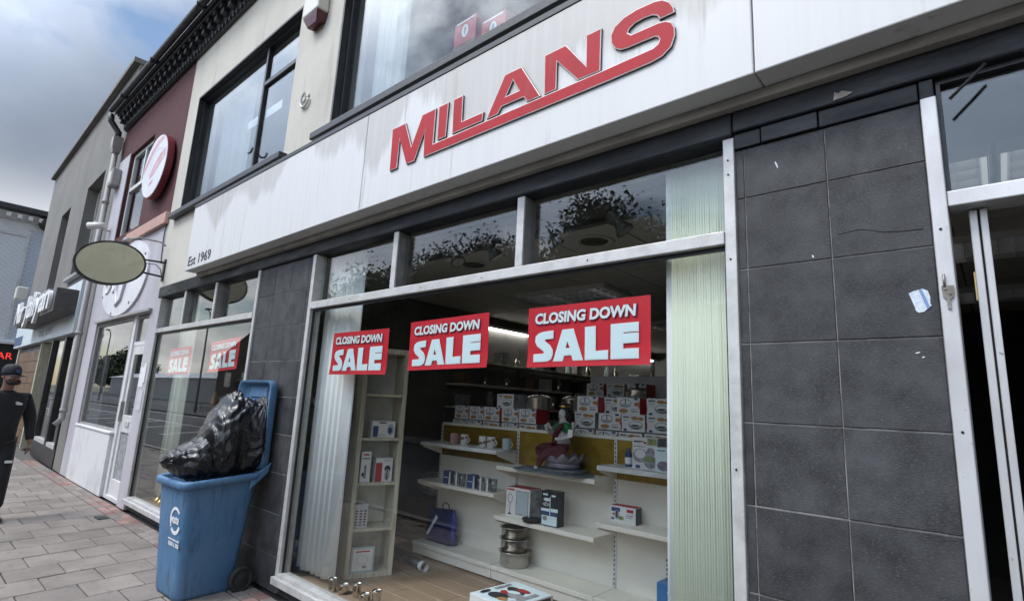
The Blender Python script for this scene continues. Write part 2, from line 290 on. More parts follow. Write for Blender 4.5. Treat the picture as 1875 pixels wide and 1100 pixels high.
# ------------------------------------------------------------------ mesh helpers
WL = {}
def wl(p): return WL.get(p.name, Vector((0, 0, 0))) if p else Vector((0, 0, 0))
class MB:
    def __init__(s): s.v = []; s.f = []; s.m = []; s.s = []
    def add(s, vs, fs, m=0, sm=False):
        o = len(s.v); s.v += [tuple(p) for p in vs]
        for f in fs: s.f.append(tuple(i + o for i in f)); s.m.append(m); s.s.append(sm)
        return s
    def box(s, x0, x1, y0, y1, z0, z1, m=0):
        return s.add([(x0, y0, z0), (x1, y0, z0), (x1, y1, z0), (x0, y1, z0), (x0, y0, z1), (x1, y0, z1), (x1, y1, z1), (x0, y1, z1)],
                     [(3, 2, 1, 0), (4, 5, 6, 7), (0, 1, 5, 4), (1, 2, 6, 5), (2, 3, 7, 6), (3, 0, 4, 7)], m)
    def obox(s, c, h, rot, m=0):
        c = Vector(c); rm = rot if isinstance(rot, Matrix) else Matrix.Rotation(rot, 3, 'Z')
        vs = [c + rm @ Vector((a * h[0], b * h[1], d * h[2])) for d in (-1, 1) for a, b in ((-1, -1), (1, -1), (1, 1), (-1, 1))]
        return s.add(vs, [(3, 2, 1, 0), (4, 5, 6, 7), (0, 1, 5, 4), (1, 2, 6, 5), (2, 3, 7, 6), (3, 0, 4, 7)], m)
    def loft(s, loops, m=0, c0=True, c1=True, sm=True, closed=True):
        n = len(loops[0]); vs = [p for l in loops for p in l]; fs = []
        for k in range(len(loops) - 1):
            for i in range(n if closed else n - 1):
                j = (i + 1) % n; fs.append((k * n + i, k * n + j, (k + 1) * n + j, (k + 1) * n + i))
        s.add(vs, fs, m, sm)
        o = len(s.v) - len(vs)
        if c0: s.f.append(tuple(o + i for i in reversed(range(n)))); s.m.append(m); s.s.append(False)
        if c1: s.f.append(tuple(o + (len(loops) - 1) * n + i for i in range(n))); s.m.append(m); s.s.append(False)
        return s
    def cyl(s, p0, p1, r0, r1=None, n=14, m=0, caps=True):
        return s.tube([p0, p1], [r0, r0 if r1 is None else r1], n, m, caps)
    def tube(s, pts, r, n=8, m=0, caps=True):
        pts = [Vector(p) for p in pts]; rs = r if isinstance(r, (list, tuple)) else [r] * len(pts); loops = []; up = None
        for i, p in enumerate(pts):
            d = (pts[min(i + 1, len(pts) - 1)] - pts[max(i - 1, 0)]).normalized()
            if up is None: up = Vector((0, 0, 1)) if abs(d.z) < .9 else Vector((1, 0, 0))
            a = d.cross(up).normalized(); up = a.cross(d).normalized()
            loops.append([p + rs[i] * (math.cos(2 * math.pi * k / n) * a + math.sin(2 * math.pi * k / n) * up) for k in range(n)])
        return s.loft(loops, m, caps, caps)
    def lathe(s, prof, c=(0, 0, 0), n=24, m=0, c0=True, c1=True):
        return s.loft([[(c[0] + r * math.cos(2 * math.pi * k / n), c[1] + r * math.sin(2 * math.pi * k / n), c[2] + z) for k in range(n)] for r, z in prof], m, c0, c1)
    def prism(s, loops, place, d, m=0, ms=None, inset=0.0, mt=None):
        """flat shape from 2-D loops (first outer, rest holes); place(u, v, w) -> 3-D, front at w=d, back at w=0"""
        ms = m if ms is None else ms
        fr = loops
        if inset:
            fr = []
            for k, l in enumerate(loops):
                ar = sum(l[i][0] * l[(i + 1) % len(l)][1] - l[(i + 1) % len(l)][0] * l[i][1] for i in range(len(l)))
                sg = (1 if ar > 0 else -1) * (1 if k == 0 else -1); q = []
                for i in range(len(l)):
                    a, b, c = Vector(l[i - 1]), Vector(l[i]), Vector(l[(i + 1) % len(l)])
                    d1 = (b - a).normalized(); d2 = (c - b).normalized()
                    n1 = Vector((-d1.y, d1.x)) * sg; n2 = Vector((-d2.y, d2.x)) * sg
                    bi = n1 + n2; bi = bi.normalized() if bi.length > 1e-6 else n1
                    q.append(tuple(b + bi * (inset / max(.45, bi.dot(n1)))))
                fr.append(q)
        for l, q in zip(loops, fr):
            n = len(l); vs = [place(u, v, 0) for u, v in l] + [place(u, v, d) for u, v in l]
            s.add(vs, [(i, (i + 1) % n, n + (i + 1) % n, n + i) for i in range(n)], ms)
            if inset:
                s.add([place(u, v, d) for u, v in l] + [place(u, v, d + .002) for u, v in q], [(i, (i + 1) % n, n + (i + 1) % n, n + i) for i in range(n)], mt)
        flat = [p for l in fr for p in l]
        tr = tessellate_polygon([[Vector((u, v, 0)) for u, v in l] for l in fr])
        s.add([place(u, v, d + (.002 if inset else 0)) for u, v in flat], [tuple(x) for x in tr], m)
        flb = [p for l in loops for p in l]
        trb = tessellate_polygon([[Vector((u, v, 0)) for u, v in l] for l in loops])
        s.add([place(u, v, 0) for u, v in flb], [tuple(x) for x in trb], ms)
        return s
    def mesh(s, name, mats, off=Vector((0, 0, 0))):
        me = bpy.data.meshes.new(name); me.from_pydata([(p[0] - off[0], p[1] - off[1], p[2] - off[2]) for p in s.v], [], s.f)
        for x in (mats if isinstance(mats, (list, tuple)) else [mats]): me.materials.append(M[x] if isinstance(x, str) else x)
        me.polygons.foreach_set('material_index', s.m); me.polygons.foreach_set('use_smooth', s.s)
        bm = bmesh.new(); bm.from_mesh(me); bmesh.ops.recalc_face_normals(bm, faces=bm.faces); bm.to_mesh(me); bm.free()
        return me
    def build(s, name, mats, parent=None, local=False, bevel=0.0, origin=None, subsurf=0):
        if parent is None and not local:
            if origin is None:
                xs, ys, zs = zip(*s.v); origin = ((min(xs) + max(xs)) / 2, (min(ys) + max(ys)) / 2, min(zs))
            off = Vector(origin)
        else: off = Vector((0, 0, 0)) if local else wl(parent)
        o = bpy.data.objects.new(name, s.mesh(name, mats, off)); col.objects.link(o)
        if parent is None: o.location = off; WL[o.name] = off
        else: o.parent = parent; WL[o.name] = Vector(off)
        if bevel:
            b = o.modifiers.new('bevel', 'BEVEL'); b.width = bevel; b.segments = 2; b.limit_method = 'ANGLE'; b.harden_normals = False
        if subsurf:
            b = o.modifiers.new('sub', 'SUBSURF'); b.levels = subsurf; b.render_levels = subsurf
        return o
def tag(o, label, cat, group=None):
    o['label'] = label; o['category'] = cat
    if group: o['group'] = group
    return o
def thing(name, label, cat, loc=(0, 0, 0), rot=0.0, group=None):
    o = bpy.data.objects.new(name, None); col.objects.link(o); o.empty_display_size = .1
    o.location = loc; o.rotation_euler = (0, 0, rot); WL[o.name] = Vector(loc)
    return tag(o, label, cat, group)
def struct(o): o['kind'] = 'structure'; return o
def piece(me, name, parent, loc, rot=None):
    o = bpy.data.objects.new(name, me); col.objects.link(o); o.parent = parent; o.location = Vector(loc) - wl(parent)
    if rot is not None: o.rotation_euler = rot
    return o
def copy_tree(src, loc, label, rot=None):
    r = src.copy(); col.objects.link(r); r.location = loc; r['label'] = label; WL[r.name] = Vector(loc)
    if rot is not None: r.rotation_euler = (0, 0, rot)
    for ch in list(src.children):
        c = ch.copy(); col.objects.link(c); c.parent = r
        for g in list(ch.children):
            d = g.copy(); col.objects.link(d); d.parent = c
    return r
ORD = ['first', 'second', 'third', 'fourth', 'fifth', 'sixth', 'seventh', 'eighth', 'ninth', 'tenth', 'eleventh', 'twelfth', 'thirteenth', 'fourteenth', 'fifteenth', 'sixteenth', 'seventeenth', 'eighteenth', 'nineteenth', 'twentieth']
def text_mesh(body, size, ext=0.001, offset=0.0, shear=0.0, sx=1.0, mat='paper', align='LEFT'):
    cu = bpy.data.curves.new('lettering', 'FONT'); cu.body = body; cu.size = size; cu.extrude = ext; cu.offset = offset; cu.shear = shear; cu.align_x = align
    cu.resolution_u = 3; ob = bpy.data.objects.new('lettering', cu); col.objects.link(ob)
    dg = bpy.context.evaluated_depsgraph_get(); me = bpy.data.meshes.new_from_object(ob.evaluated_get(dg)); bpy.data.objects.remove(ob)
    for v in me.vertices: v.co.x *= sx
    me.materials.clear(); me.materials.append(M[mat] if isinstance(mat, str) else mat); return me
def fit_text(me, wd, ht):
    xs = [v.co.x for v in me.vertices]; ys = [v.co.y for v in me.vertices]; x0, x1, y0, y1 = min(xs), max(xs), min(ys), max(ys)
    for v in me.vertices: v.co.x = (v.co.x - x0) / (x1 - x0) * wd; v.co.y = (v.co.y - y0) / (y1 - y0) * ht
    return me
FRONT = (R(90), 0, 0)                       # lettering standing up and facing the street
def ell(cx, cy, rx, ry, n=28, a0=0.0, tilt=0.0):
    r = []
    for k in range(n):
        a = a0 + 2 * math.pi * k / n; u, v = rx * math.cos(a), ry * math.sin(a)
        r.append((cx + u * math.cos(tilt) - v * math.sin(tilt), cy + u * math.sin(tilt) + v * math.cos(tilt)))
    return r
def onwall(y): return lambda u, v, d: (u, y - d, v)      # 2-D (x, z) standing on the street side of plane y
def wall_with_holes(mb, x0, x1, z0, z1, y0, y1, holes, m=0):
    """solid wall slab from boxes around rectangular openings (hx0, hx1, hz0, hz1), openings share no x range"""
    x = x0
    for hx0, hx1, hz0, hz1 in sorted(holes):
        if hx0 > x: mb.box(x, hx0, y0, y1, z0, z1, m)
        if hz0 > z0: mb.box(hx0, hx1, y0, y1, z0, hz0, m)
        if hz1 < z1: mb.box(hx0, hx1, y0, y1, hz1, z1, m)
        x = hx1
    if x < x1: mb.box(x, x1, y0, y1, z0, z1, m)
    return mb
# ================================================================== GROUND
FALL = 0.037                                   # the pavement falls gently towards the road
def gz(y): return FALL * min(0, y)
g = MB().add([(-900, -900, -.27), (900, -900, -.27), (900, 900, -.27), (-900, 900, -.27)], [(0, 1, 2, 3)]).build('ground', 'grassland', origin=(0, 0, -.27)); struct(g)
struct(MB().box(-400, 400, -13.0, -3.36, -.262, -.235).build('road', 'asphalt'))
struct(MB().box(-160, -4, -60, -15.6, -.262, -.20).build('car_park', 'asphalt'))
struct(MB().box(-400, 400, -15.6, -13.0, -.262, -.13).build('far_pavement', 'asphalt'))
rk = random.Random(3)
for i in range(11):
    a = MB(); x = -62 + i * 4.2
    a.add([(x, -8.4, -.2305), (x + .22, -8.4, -.2305), (x + 2.3, -5.4, -.2305), (x + 2.08, -5.4, -.2305)], [(0, 1, 2, 3)])
    struct(a.build('road_marking', 'line'))
for y in (-4.1, -8.7, -12.4): struct(MB().box(-120, -24, y - .07, y + .07, -.2348, -.2300).build('road_line', 'line'))
for i in range(26):
    x = -112 + i * 3.0; struct(MB().box(x, x + .12, -24, -19, -.1998, -.195).build('bay_line', 'line'))
struct(MB().add([(-60, -3.20, gz(-3.2) - .035), (12, -3.20, gz(-3.2) - .035), (12, .3, gz(0) - .035), (-60, .3, -.035), (-60, -3.2, -.26), (12, -3.2, -.26), (12, .3, -.26), (-60, .3, -.26)],
    [(0, 1, 2, 3), (0, 1, 5, 4), (1, 2, 6, 5), (2, 3, 7, 6), (3, 0, 4, 7)]).build('pavement', 'sand', origin=(0, 0, 0)))
pav = bpy.data.objects['pavement']; WL[pav.name] = Vector((0, 0, 0))
struct(MB().box(-60, 12, -3.36, -3.202, -.262, gz(-3.2)).build('kerb', 'kerb', bevel=.02))
ang = math.atan(FALL)
def slab_mesh(lx, ly, mat, h=.03):
    a = MB(); b = .006
    a.loft([[(-lx, -ly, -h), (lx, -ly, -h), (lx, ly, -h), (-lx, ly, -h)], [(-lx, -ly, -b), (lx, -ly, -b), (lx, ly, -b), (-lx, ly, -b)],
            [(-lx + b, -ly + b, 0), (lx - b, -ly + b, 0), (lx - b, ly - b, 0), (-lx + b, ly - b, 0)]], 0, False, True, False)
    return a.mesh('slab', mat)
full = slab_mesh(.1945, .1955, 'slab'); halfm = slab_mesh(.1945, .0955, 'slab'); pale = slab_mesh(.1945, .1955, 'slabpale')
rs = random.Random(5); row = 0
x = -5.99 + .20 + .40 * 3
slabs = 0
while x > -19.2:
    off = 0 if row % 2 else .20
    y = -1.43 + .2 + off + .4 * 2
    top = -.225
    if off == 0 or True:
        k_ = math.floor((top - (y + .2)) / .4 + 1e-6)
    edge = y + .2 + k_ * .4                      # highest full joint below the border strip
    cut = top - edge
    if cut > .05:
        cm_ = slab_mesh(.1945, cut / 2 - .0045, 'slab'); piece(cm_, 'slab', pav, (x, edge + cut / 2, gz(edge + cut / 2)), (ang, 0, 0)); slabs += 1
    yy = edge - .2
    while yy - .2 > -3.2 and slabs < 298:
        me = pale if (abs(x + 6.19) < .1 and abs(yy + 1.23) < .12) else full
        piece(me, 'slab', pav, (x, yy, gz(yy) + rs.uniform(-.003, .002)), (ang + rs.uniform(-.004, .004), rs.uniform(-.005, .005), rs.uniform(-.004, .004))); slabs += 1
        yy -= .4
    x -= .40; row += 1
# red and buff block pavers in the strip along the shop fronts
bm_r = slab_mesh(.0965, .0465, 'redbrick'); bm_s = slab_mesh(.0965, .0465, 'slab')
n = 0; x = -4.5
while x > -15.5:
    for k in range(2):
        yy = -.068 - k * .1
        if n < 150:
            piece(bm_r if (rs.random() < .5 and math.sin(x * 1.9) > -.55) else bm_s, 'block_paver', pav, (x + (.1 if k % 2 else 0), yy, gz(yy) + rs.uniform(-.004, .001)), (ang, rs.uniform(-.01, .01), rs.uniform(-.02, .02))); n += 1
    x -= .2
a = MB(); a.box(-8.70, -8.48, -.37, -.25, -.03, -.004); a.box(-8.68, -8.50, -.355, -.265, -.004, -.001)
tag(a.build('cover_plate', 'cast', bevel=.004), 'small dark metal cover lying on the paving near the white riser', 'cover')

# ================================================================== THE SHOP WITH THE RED LETTERS
shop = thing('shop_building', 'cream rendered shop with white fascia, dark slate tiles and big display windows', 'building', (-3.0, .2, 0))
# upper wall
u = MB(); wall_with_holes(u, -9.15, 4.0, 3.04, 6.8, 0, .3, [(-8.72, -5.56, 4.13, 5.97), (-4.63, -.55, 4.13, 5.97), (.4, 3.2, 4.13, 5.97)])
u.build('upper_wall', 'cream', shop)
MB().box(-9.15, 4.0, .3, 9, 6.5, 6.7).build('roof', 'indark', shop)
MB().box(-9.15, -9.03, .3, 9, 3.04, 6.5).box(3.88, 4.0, .3, 9, 0, 6.5).box(-9.03, 3.88, 8.9, 9.0, 0, 6.5).build('side_walls', 'upwall', shop)
MB().box(-9.03, 3.88, .302, 8.9, 3.10, 3.2).build('upper_floor', 'upwall', shop)
MB().box(-9.03, 3.88, 4.2, 4.3, 3.2, 6.5).build('upstairs_partition', 'upwall', shop)
MB().box(-5.2, -5.1, .302, 4.2, 3.2, 6.5).build('upstairs_partition', 'upwall', shop)
def upper_window(x0, x1, muls, name='upper_window'):
    f = MB(); z0, z1 = 4.13, 5.97; y0, y1 = .07, .15; t = .055
    f.box(x0, x0 + t, y0, y1, z0, z1).box(x1 - t, x1, y0, y1, z0, z1).box(x0 + t, x1 - t, y0, y1, z1 - t, z1).box(x0 + t, x1 - t, y0, y1, z0, z0 + t)
    for a_, b_, c_, d_ in muls: f.box(a_, b_, y0 + .005, y1 - .005, c_, d_)
    o = f.build(name, 'frameblack', shop, bevel=.006)
    MB().box(x0 + t, x1 - t, .105, .111, z0 + t, z1 - t).build('pane', 'glassup', o)
    MB().box(x0 - .2, x1 + .1, -.09, .07, z0 - .075, z0 - .002).build('sill', 'blackpaint', o, bevel=.008)
    l = MB(); l.box(x0 + .002, x0 + .03, -.004, .07, z0, z1 - .03).box(x0 + .002, x1 - .002, -.004, .07, z1 - .03, z1 - .002); l.build('reveal_trim', 'blackpaint', o)
    return o
uw = upper_window(-8.72, -5.56, [(-6.59, -6.54, 4.186, 5.914), (-6.54, -5.616, 5.37, 5.43)])
cu = MB(); cu.tube([(-6.60, .06, 4.50), (-6.60, .03, 4.47), (-6.50, .02, 4.45), (-6.46, .02, 4.50)], .012); cu.build('handle', 'frameblack', uw)
upper_window(-4.63, -.55, []); upper_window(.4, 3.2, [])
# net curtains upstairs
def curtain(x0, x1, z0, z1, y, label, mat='curtain', n=34, amp=.022):
    a = MB(); f, b = [], []
    pts = [(x0 + (x1 - x0) * i / n, y + amp * math.sin(i * 1.35) + amp * .4 * math.sin(i * .53)) for i in range(n + 1)]
    a.loft([[(px, py, z0) for px, py in pts], [(px, py, (z0 + z1) / 2) for px, py in pts], [(px, py, z1) for px, py in pts]], 0, False, False, True, False)
    a.loft([[(px, py + .004, z0) for px, py in pts], [(px, py + .004, z1) for px, py in pts]], 0, False, False, True, False)
    return tag(a.build('curtain', mat), label, 'curtain')
curtain(-8.6, -7.5, 4.2, 5.95, .34, 'pale net curtain at the left side of the upper left window')
curtain(-6.35, -5.68, 4.2, 5.95, .34, 'pale net curtain at the right side of the upper left window')
curtain(-4.5, -3.98, 4.2, 5.95, .34, 'pale net curtain in the upper window above the red letters')
a = MB().box(-7.06, -6.12, .145, .150, 4.965, 5.075); bn = tag(a.build('window_banner', 'paper'), 'white paper strip stuck inside the upper left window', 'banner')
piece(fit_text(text_mesh('MILANS', .07, .0005, .002, mat='posterwhite'), .6, .05), 'lettering', bn, (-6.9, .143, 4.995), FRONT)
def cornice(parent, x0, x1, name='cornice'):
    a = MB(); prof = [(0.0, 6.78), (-.05, 6.78), (-.05, 6.84), (-.08, 6.86), (-.08, 7.02), (-.20, 7.04), (-.24, 7.10), (0.0, 7.12)]
    a.loft([[(x0, y, z) for y, z in prof], [(x1, y, z) for y, z in prof]], 0, True, True, False); o = a.build(name, 'blackpaint', parent)
    gt = MB(); gp = [(-.32 + .055 * math.cos(t_), 7.13 + .055 * math.sin(t_)) for t_ in [math.pi + math.pi * k / 8 for k in range(9)]]
    gp2 = [(-.32 + .047 * math.cos(t_), 7.13 + .047 * math.sin(t_)) for t_ in [math.pi + math.pi * k / 8 for k in range(9)]][::-1]
    gt.loft([[(x0, y, z) for y, z in gp + gp2], [(x1, y, z) for y, z in gp + gp2]], 0, True, True, False)
    gx = x0 + .9
    while gx < x1: gt.box(gx, gx + .05, -.385, -.255, 7.065, 7.14); gx += 1.8
    gt.box(x0, x1, -.26, -.235, 7.06, 7.19); gt.build('gutter', 'blackpaint', parent)
    de = MB(); de.box(-.055, .055, -.16, -.0805, -.13, .0).box(-.04, .04, -.19, -.16, -.05, .0); dm = de.mesh('bracket', 'blackpaint')
    dd = MB(); dd.box(-.03, .03, -.078, -.0505, -.06, 0); ddm = dd.mesh('dentil', 'blackpaint')
    xx = x0 + .12
    while xx < x1 - .06: piece(dm, 'bracket', parent, (xx, 0, 7.015)); xx += .245
    xx = x0 + .06
    while xx < x1 - .03: piece(ddm, 'dentil', parent, (xx, 0, 6.855)); xx += .1225
    return o
cornice(shop, -9.15, 4.0)
# fascia
for x0, x1, z0, sd, yy in ((-7.41, -3.623, 3.045, .7, -.2), (-3.617, -.663, 3.045, 5.2, -.2), (-.657, 4.0, 3.045, 9.1, -.2)):
    MB().box(x0, x1, yy, -.005, z0, 3.86).build('fascia_panel', fascia_mat('stained_fascia_%d' % (sd * 10), sd, 3.86), shop, bevel=.006)
MB().box(-7.38, 4.0, -.075, -.004, 2.995, 3.043).build('soffit_trim', 'soffit', shop, bevel=.006)
MB().box(-7.41, 4.0, -.205, -.002, 3.862, 3.90).build('fascia_capping', 'blackpaint', shop)
# black band over the windows
MB().box(-8.93, -.82, -.03, .10, 2.88, 3.038).build('shutter_band', 'band', shop, bevel=.01)
MB().box(-.818, 4.0, -.03, .10, 2.892, 3.038).build('shutter_band', 'band', shop, bevel=.008)
bb = MB(); xs = [-.82, -.70, -.47, -.13, -.082]
for i in range(4): bb.box(xs[i] + .002, xs[i + 1] - .002, -.012 - .004 * (i % 2), .08, 2.815, 2.89)
bb.build('shutter_band', 'band', shop, bevel=.004)
MB().box(-8.93, 4.0, .10, .30, 2.935, 3.04).build('lintel', 'inwall', shop)
# tiled columns
def tiles(parent, xs, zs, y=0.0, g=.004, skip=None):
    cl = MB().box(xs[0], xs[-1], y + .0038, y + .05, zs[0], zs[-1]).build('tile_column', 'grout', parent)
    WL[cl.name] = wl(parent)
    rr = random.Random(len(xs) * 7 + int(abs(xs[0]) * 10))
    for i in range(len(xs) - 1):
        for k in range(len(zs) - 1):
            hw, hh = (xs[i + 1] - xs[i]) / 2 - g / 2, (zs[k + 1] - zs[k]) / 2 - g / 2; b = .0025
            key = ('tile', round(hw, 3), round(hh, 3))
            if key not in TM:
                TM[key] = MB().loft([[(-hw, .011, -hh), (hw, .011, -hh), (hw, .011, hh), (-hw, .011, hh)], [(-hw, b, -hh), (hw, b, -hh), (hw, b, hh), (-hw, b, hh)],
                                     [(-hw + b, 0, -hh + b), (hw - b, 0, -hh + b), (hw - b, 0, hh - b), (-hw + b, 0, hh - b)]], 0, False, True, False).mesh('tile', 'tile')
            o = piece(TM[key], 'tile', cl, ((xs[i] + xs[i + 1]) / 2, y + rr.uniform(-.001, .001), (zs[k] + zs[k + 1]) / 2), (rr.uniform(-.002, .002), 0, rr.uniform(-.002, .002)))
    return cl
TM = {}
ZR = [.02, .283, .61, .938, 1.266, 1.594, 1.922, 2.25, 2.576, 2.812]
tiles(shop, [-.816, -.778, -.452, -.129], ZR)
tiles(shop, [-5.672, -5.655, -5.330, -5.005, -4.68, -4.597], [.02, .283, .61, .938, 1.266, 1.594, 1.922, 2.25, 2.576, 2.878])
MB().box(-5.67, -4.62, .051, .14, 0, 2.934).box(-.815, -.13, .051, .25, 0, 2.934).build('column_core', 'inwall', shop)
tiles(shop, [-4.594, -3.9, -3.2, -2.5, -1.8, -1.1, -.818], [.01, .098], y=.03)
tiles(shop, [-8.88, -8.2, -7.5, -6.8, -6.1, -5.68], [.01, .098], y=.03)
# display windows
def display_window(x0, x1, muls, name):
    rt = MB(); D0, D1 = -.015, .09
    o = rt.box(x0, x1, -.05, .10, .10, .158).build(name, 'alu', shop, bevel=.006)
    for xa, xb in ((x0, x0 + .052), (x1 - .05, x1)): MB().box(xa, xb, D0, D1, .1585, 2.878).build('stile', 'alu', o, bevel=.004)
    MB().box(x0 + .053, x1 - .051, -.02, .07, .159, .185).build('bottom_rail', 'alu', o, bevel=.003)
    MB().box(x0 + .053, x1 - .051, -.022, .09, 2.372, 2.434).build('transom', 'alu', o, bevel=.004)
    for mxx in muls:
        MB().box(mxx - .03, mxx + .026, -.016, .0, 2.436, 2.877).build('mullion', 'alu', o, bevel=.003)
        MB().box(mxx - .022, mxx + .024, .001, .10, 2.436, 2.877).build('mullion_web', 'aludark', o)
    ed = [x0 + .053] + [q for mxx in muls for q in (mxx - .022, mxx + .024)] + [x1 - .051]
    for i in range(0, len(ed), 2): MB().box(ed[i], ed[i + 1], .062, .068, 2.435, 2.879).build('pane', 'glasswavy', o)
    MB().box(x0 + .053, x1 - .051, .030, .037, .186, 2.371).build('pane', 'glass', o)
    MB().box(x0 + .054, x0 + .066, .012, .029, .186, 2.371).box(x1 - .063, x1 - .0515, .012, .029, .186, 2.371).box(x0 + .066, x1 - .063, .012, .029, 2.352, 2.3715).build('bead', 'frameblack', o)
    return o
display_window(-4.595, -.818, [-3.355, -2.10], 'display_window')
display_window(-8.88, -5.675, [-7.85, -6.83], 'display_window')
# interior shell
FZ = .14
floor = MB().box(-5.74, 3.88, .101, 8.9, .02, FZ - .004).build('shop_floor', 'sand', shop)
bme = slab_mesh(.598, .094, 'wood', .004)
for i in range(15):
    for j in range(4):
        xx = -5.1 + j * 1.2 + (.4 if i % 3 == 1 else .8 if i % 3 == 2 else 0)
        if xx < -1.2: piece(bme, 'floorboard', shop, (xx, .2 + i * .19, FZ))
MB().box(-9.03, -5.81, .101, 2.9, .02, FZ).build('shop_floor', 'wood', shop)
MB().box(-5.81, -5.74, .302, 8.9, FZ - .12, 2.934).build('party_wall', 'inwall', shop)
MB().box(-9.03, -8.9, .02, 8.9, .0, 3.04).build('side_wall', 'inwall', shop)
MB().box(-9.0, -5.81, 2.9, 3.0, .0, 2.95).build('rear_wall', 'indark', shop)
CZ = 2.90
cgr = MB().box(-9.0, 3.88, .301, 8.9, CZ + .004, CZ + .03).build('ceiling', 'cgrid', shop)
tq = MB(); tq.box(-.293, .293, -.293, .293, -.004, .003); ctm = tq.mesh('ceiling_tile', 'ceil')
LIGHTS = [(-3.52, 2.55), (-3.52, 4.95), (-.52, 1.05), (-3.52, 7.35), (.68, 1.05), (.08, 2.55), (.08, 4.35), (-.52, 6.15)]
def is_light(cx, cy_): return any(abs(cx - a_) < .58 and abs(cy_ - b_) < .28 for a_, b_ in LIGHTS)
for i in range(15):
    for j in range(14):
        cx, cy_ = -5.62 + .6 * i + .6 - .3 + .08, .15 + .6 * j + .3
        if cx < 3.6 and cy_ < 8.7 and not is_light(cx, cy_) and cy_ > .5: piece(ctm, 'ceiling_tile', cgr, (cx, cy_, CZ))
for xx, zz in ((-.845, 2.77), (-.845, 2.70), (-.845, 2.30), (-.845, 1.40), (-.845, .60), (-.105, 2.30), (-.103, 1.60), (-.105, .9), (-3.0, 2.40), (-1.6, 2.40), (-2.4, 2.40), (-3.9, 2.40)):
    MB().cyl((xx, -.0155 if xx > -.9 and xx < -.5 else -.0305 if xx > -.5 else -.0225, zz), (xx, -.018 if xx > -.9 and xx < -.5 else -.0325 if xx > -.5 else -.0245, zz), .0045, n=8).build('screw', 'slot', shop)
# doorway
dr = MB(); dr.box(-.127, -.079, -.03, .12, .0, 2.812); dr.box(1.0, 1.05, -.03, .12, 0, 2.89); dw = dr.build('door_frame', 'aluwhite', shop, bevel=.004)
MB().box(-.078, .999, -.025, .10, 2.380, 2.437).build('transom', 'aluwhite', dw, bevel=.004)
MB().box(-.078, .999, .04, .046, 2.438, 2.89).build('pane', 'glassdark', dw)
MB().box(-.0785, -.066, .01, .04, 2.438, 2.89).box(-.066, .999, .01, .04, 2.87, 2.891).build('bead', 'frameblack', dw)
MB().box(-.078, 1.0, -.03, .2, 0, .05).build('threshold', 'alu', dw)
h = MB(); h.prism([[(-.119, 2.094), (-.086, 2.094), (-.085, 2.07), (-.089, 2.052), (-.098, 2.044), (-.098, 2.012), (-.107, 2.012), (-.107, 2.046), (-.117, 2.056)]], onwall(-.031), .006)
h.cyl((-.110, -.037, 2.083), (-.110, -.041, 2.083), .004, n=8).cyl((-.097, -.037, 2.066), (-.097, -.041, 2.066), .004, n=8).tube([(-.110, -.036, 2.09), (-.110, -.037, 2.135)], .004)
h.build('hasp', 'rust', dw)
dl = MB(); dl.box(-.026, -.003, .04, .09, .06, 2.374).box(.003, .024, .04, .09, .06, 2.374)
lf = dl.build('door_leaf', 'aluwhite', shop, bevel=.003)
MB().box(-.003, .003, .05, .95, .06, 2.37).build('door_core', 'slot', lf)
MB().box(-.022, .02, .90, .96, .06, 2.37).box(-.022, .02, .095, .90, 1.0, 1.06).box(-.022, .02, .095, .90, .06, .16).build('door_rail', 'aludark', lf)
MB().box(-.031, -.0265, .043, .075, 2.05, 2.15).build('door_plate', 'brassyellow', lf)
MB().box(1.05, 4.0, 0, .12, 0, 2.89).build('right_wall', 'tile', shop)
MB().box(-.80, 3.8, 5.5, 5.6, FZ, 2.89).build('back_partition', 'indark', shop)
# torn sticker, loose strip, alarm box, wall bracket
st = MB(); st.prism([[(-.216, 2.083), (-.203, 2.09), (-.175, 2.097), (-.160, 2.088), (-.155, 2.066), (-.156, 2.04), (-.153, 2.034), (-.158, 2.030), (-.176, 2.013), (-.192, 2.011), (-.200, 2.02), (-.201, 2.03), (-.208, 2.055)]], onwall(-.001), .0015)
so = tag(st.build('torn_sticker', 'sticker'), 'torn white and blue sticker on the slate tile beside the door', 'sticker')
MB().prism([[(-.186, 2.094), (-.177, 2.096), (-.157, 2.028), (-.166, 2.022)]], onwall(-.0028), .001).build('blue_stripe', 'stickerblue', so)
ls = MB(); ls.tube([(.065, -.04, 2.875), (.03, -.045, 2.84), (-.04, -.05, 2.772)], .006, 6)
tag(ls.build('loose_strip', 'rubber'), 'loose black rubber strip hanging over the door transom', 'strip')
ck = MB(); ck.tube([(-.178 * 2.4, -.0006, 2.345), (-.355, -.0008, 2.352), (-.315, -.0008, 2.342), (-.283, -.0008, 2.329), (-.236, -.0008, 2.322), (-.155, -.0006, 2.318)], .0014, 5); ck.build('tile_crack', 'slot', shop)
for u_, v_, w_, h_ in ((-.642, 2.70, .003, .018), (-.520, 2.268, .003, .006), (-.205, 1.868, .008, .002), (-.190, 1.852, .005, .002)):
    MB().prism([ell(u_, v_, w_, h_, 9, .3, .3)], onwall(-.0008), .0006).build('paint_fleck', 'paper', shop)
tf = MB().prism([[(-.405, 2.905), (-.40, 2.94), (-.385, 2.93), (-.375, 2.938), (-.335, 2.918), (-.36, 2.908)]], onwall(-.0305), .004); tf.build('torn_felt', 'rust', shop)
al = thing('alarm_box', 'aged white alarm box with dark red wedge base on the cream wall', 'alarm', (-5.07, -.06, 5.4))
MB().loft([[(-5.26, y, 5.56), (-4.93, y, 5.56), (-4.93, y, 6.05), (-5.26, y, 6.05)] for y in (-.002, -.13)], 0, sm=False).build('casing', 'alarmwhite', al, bevel=.02)
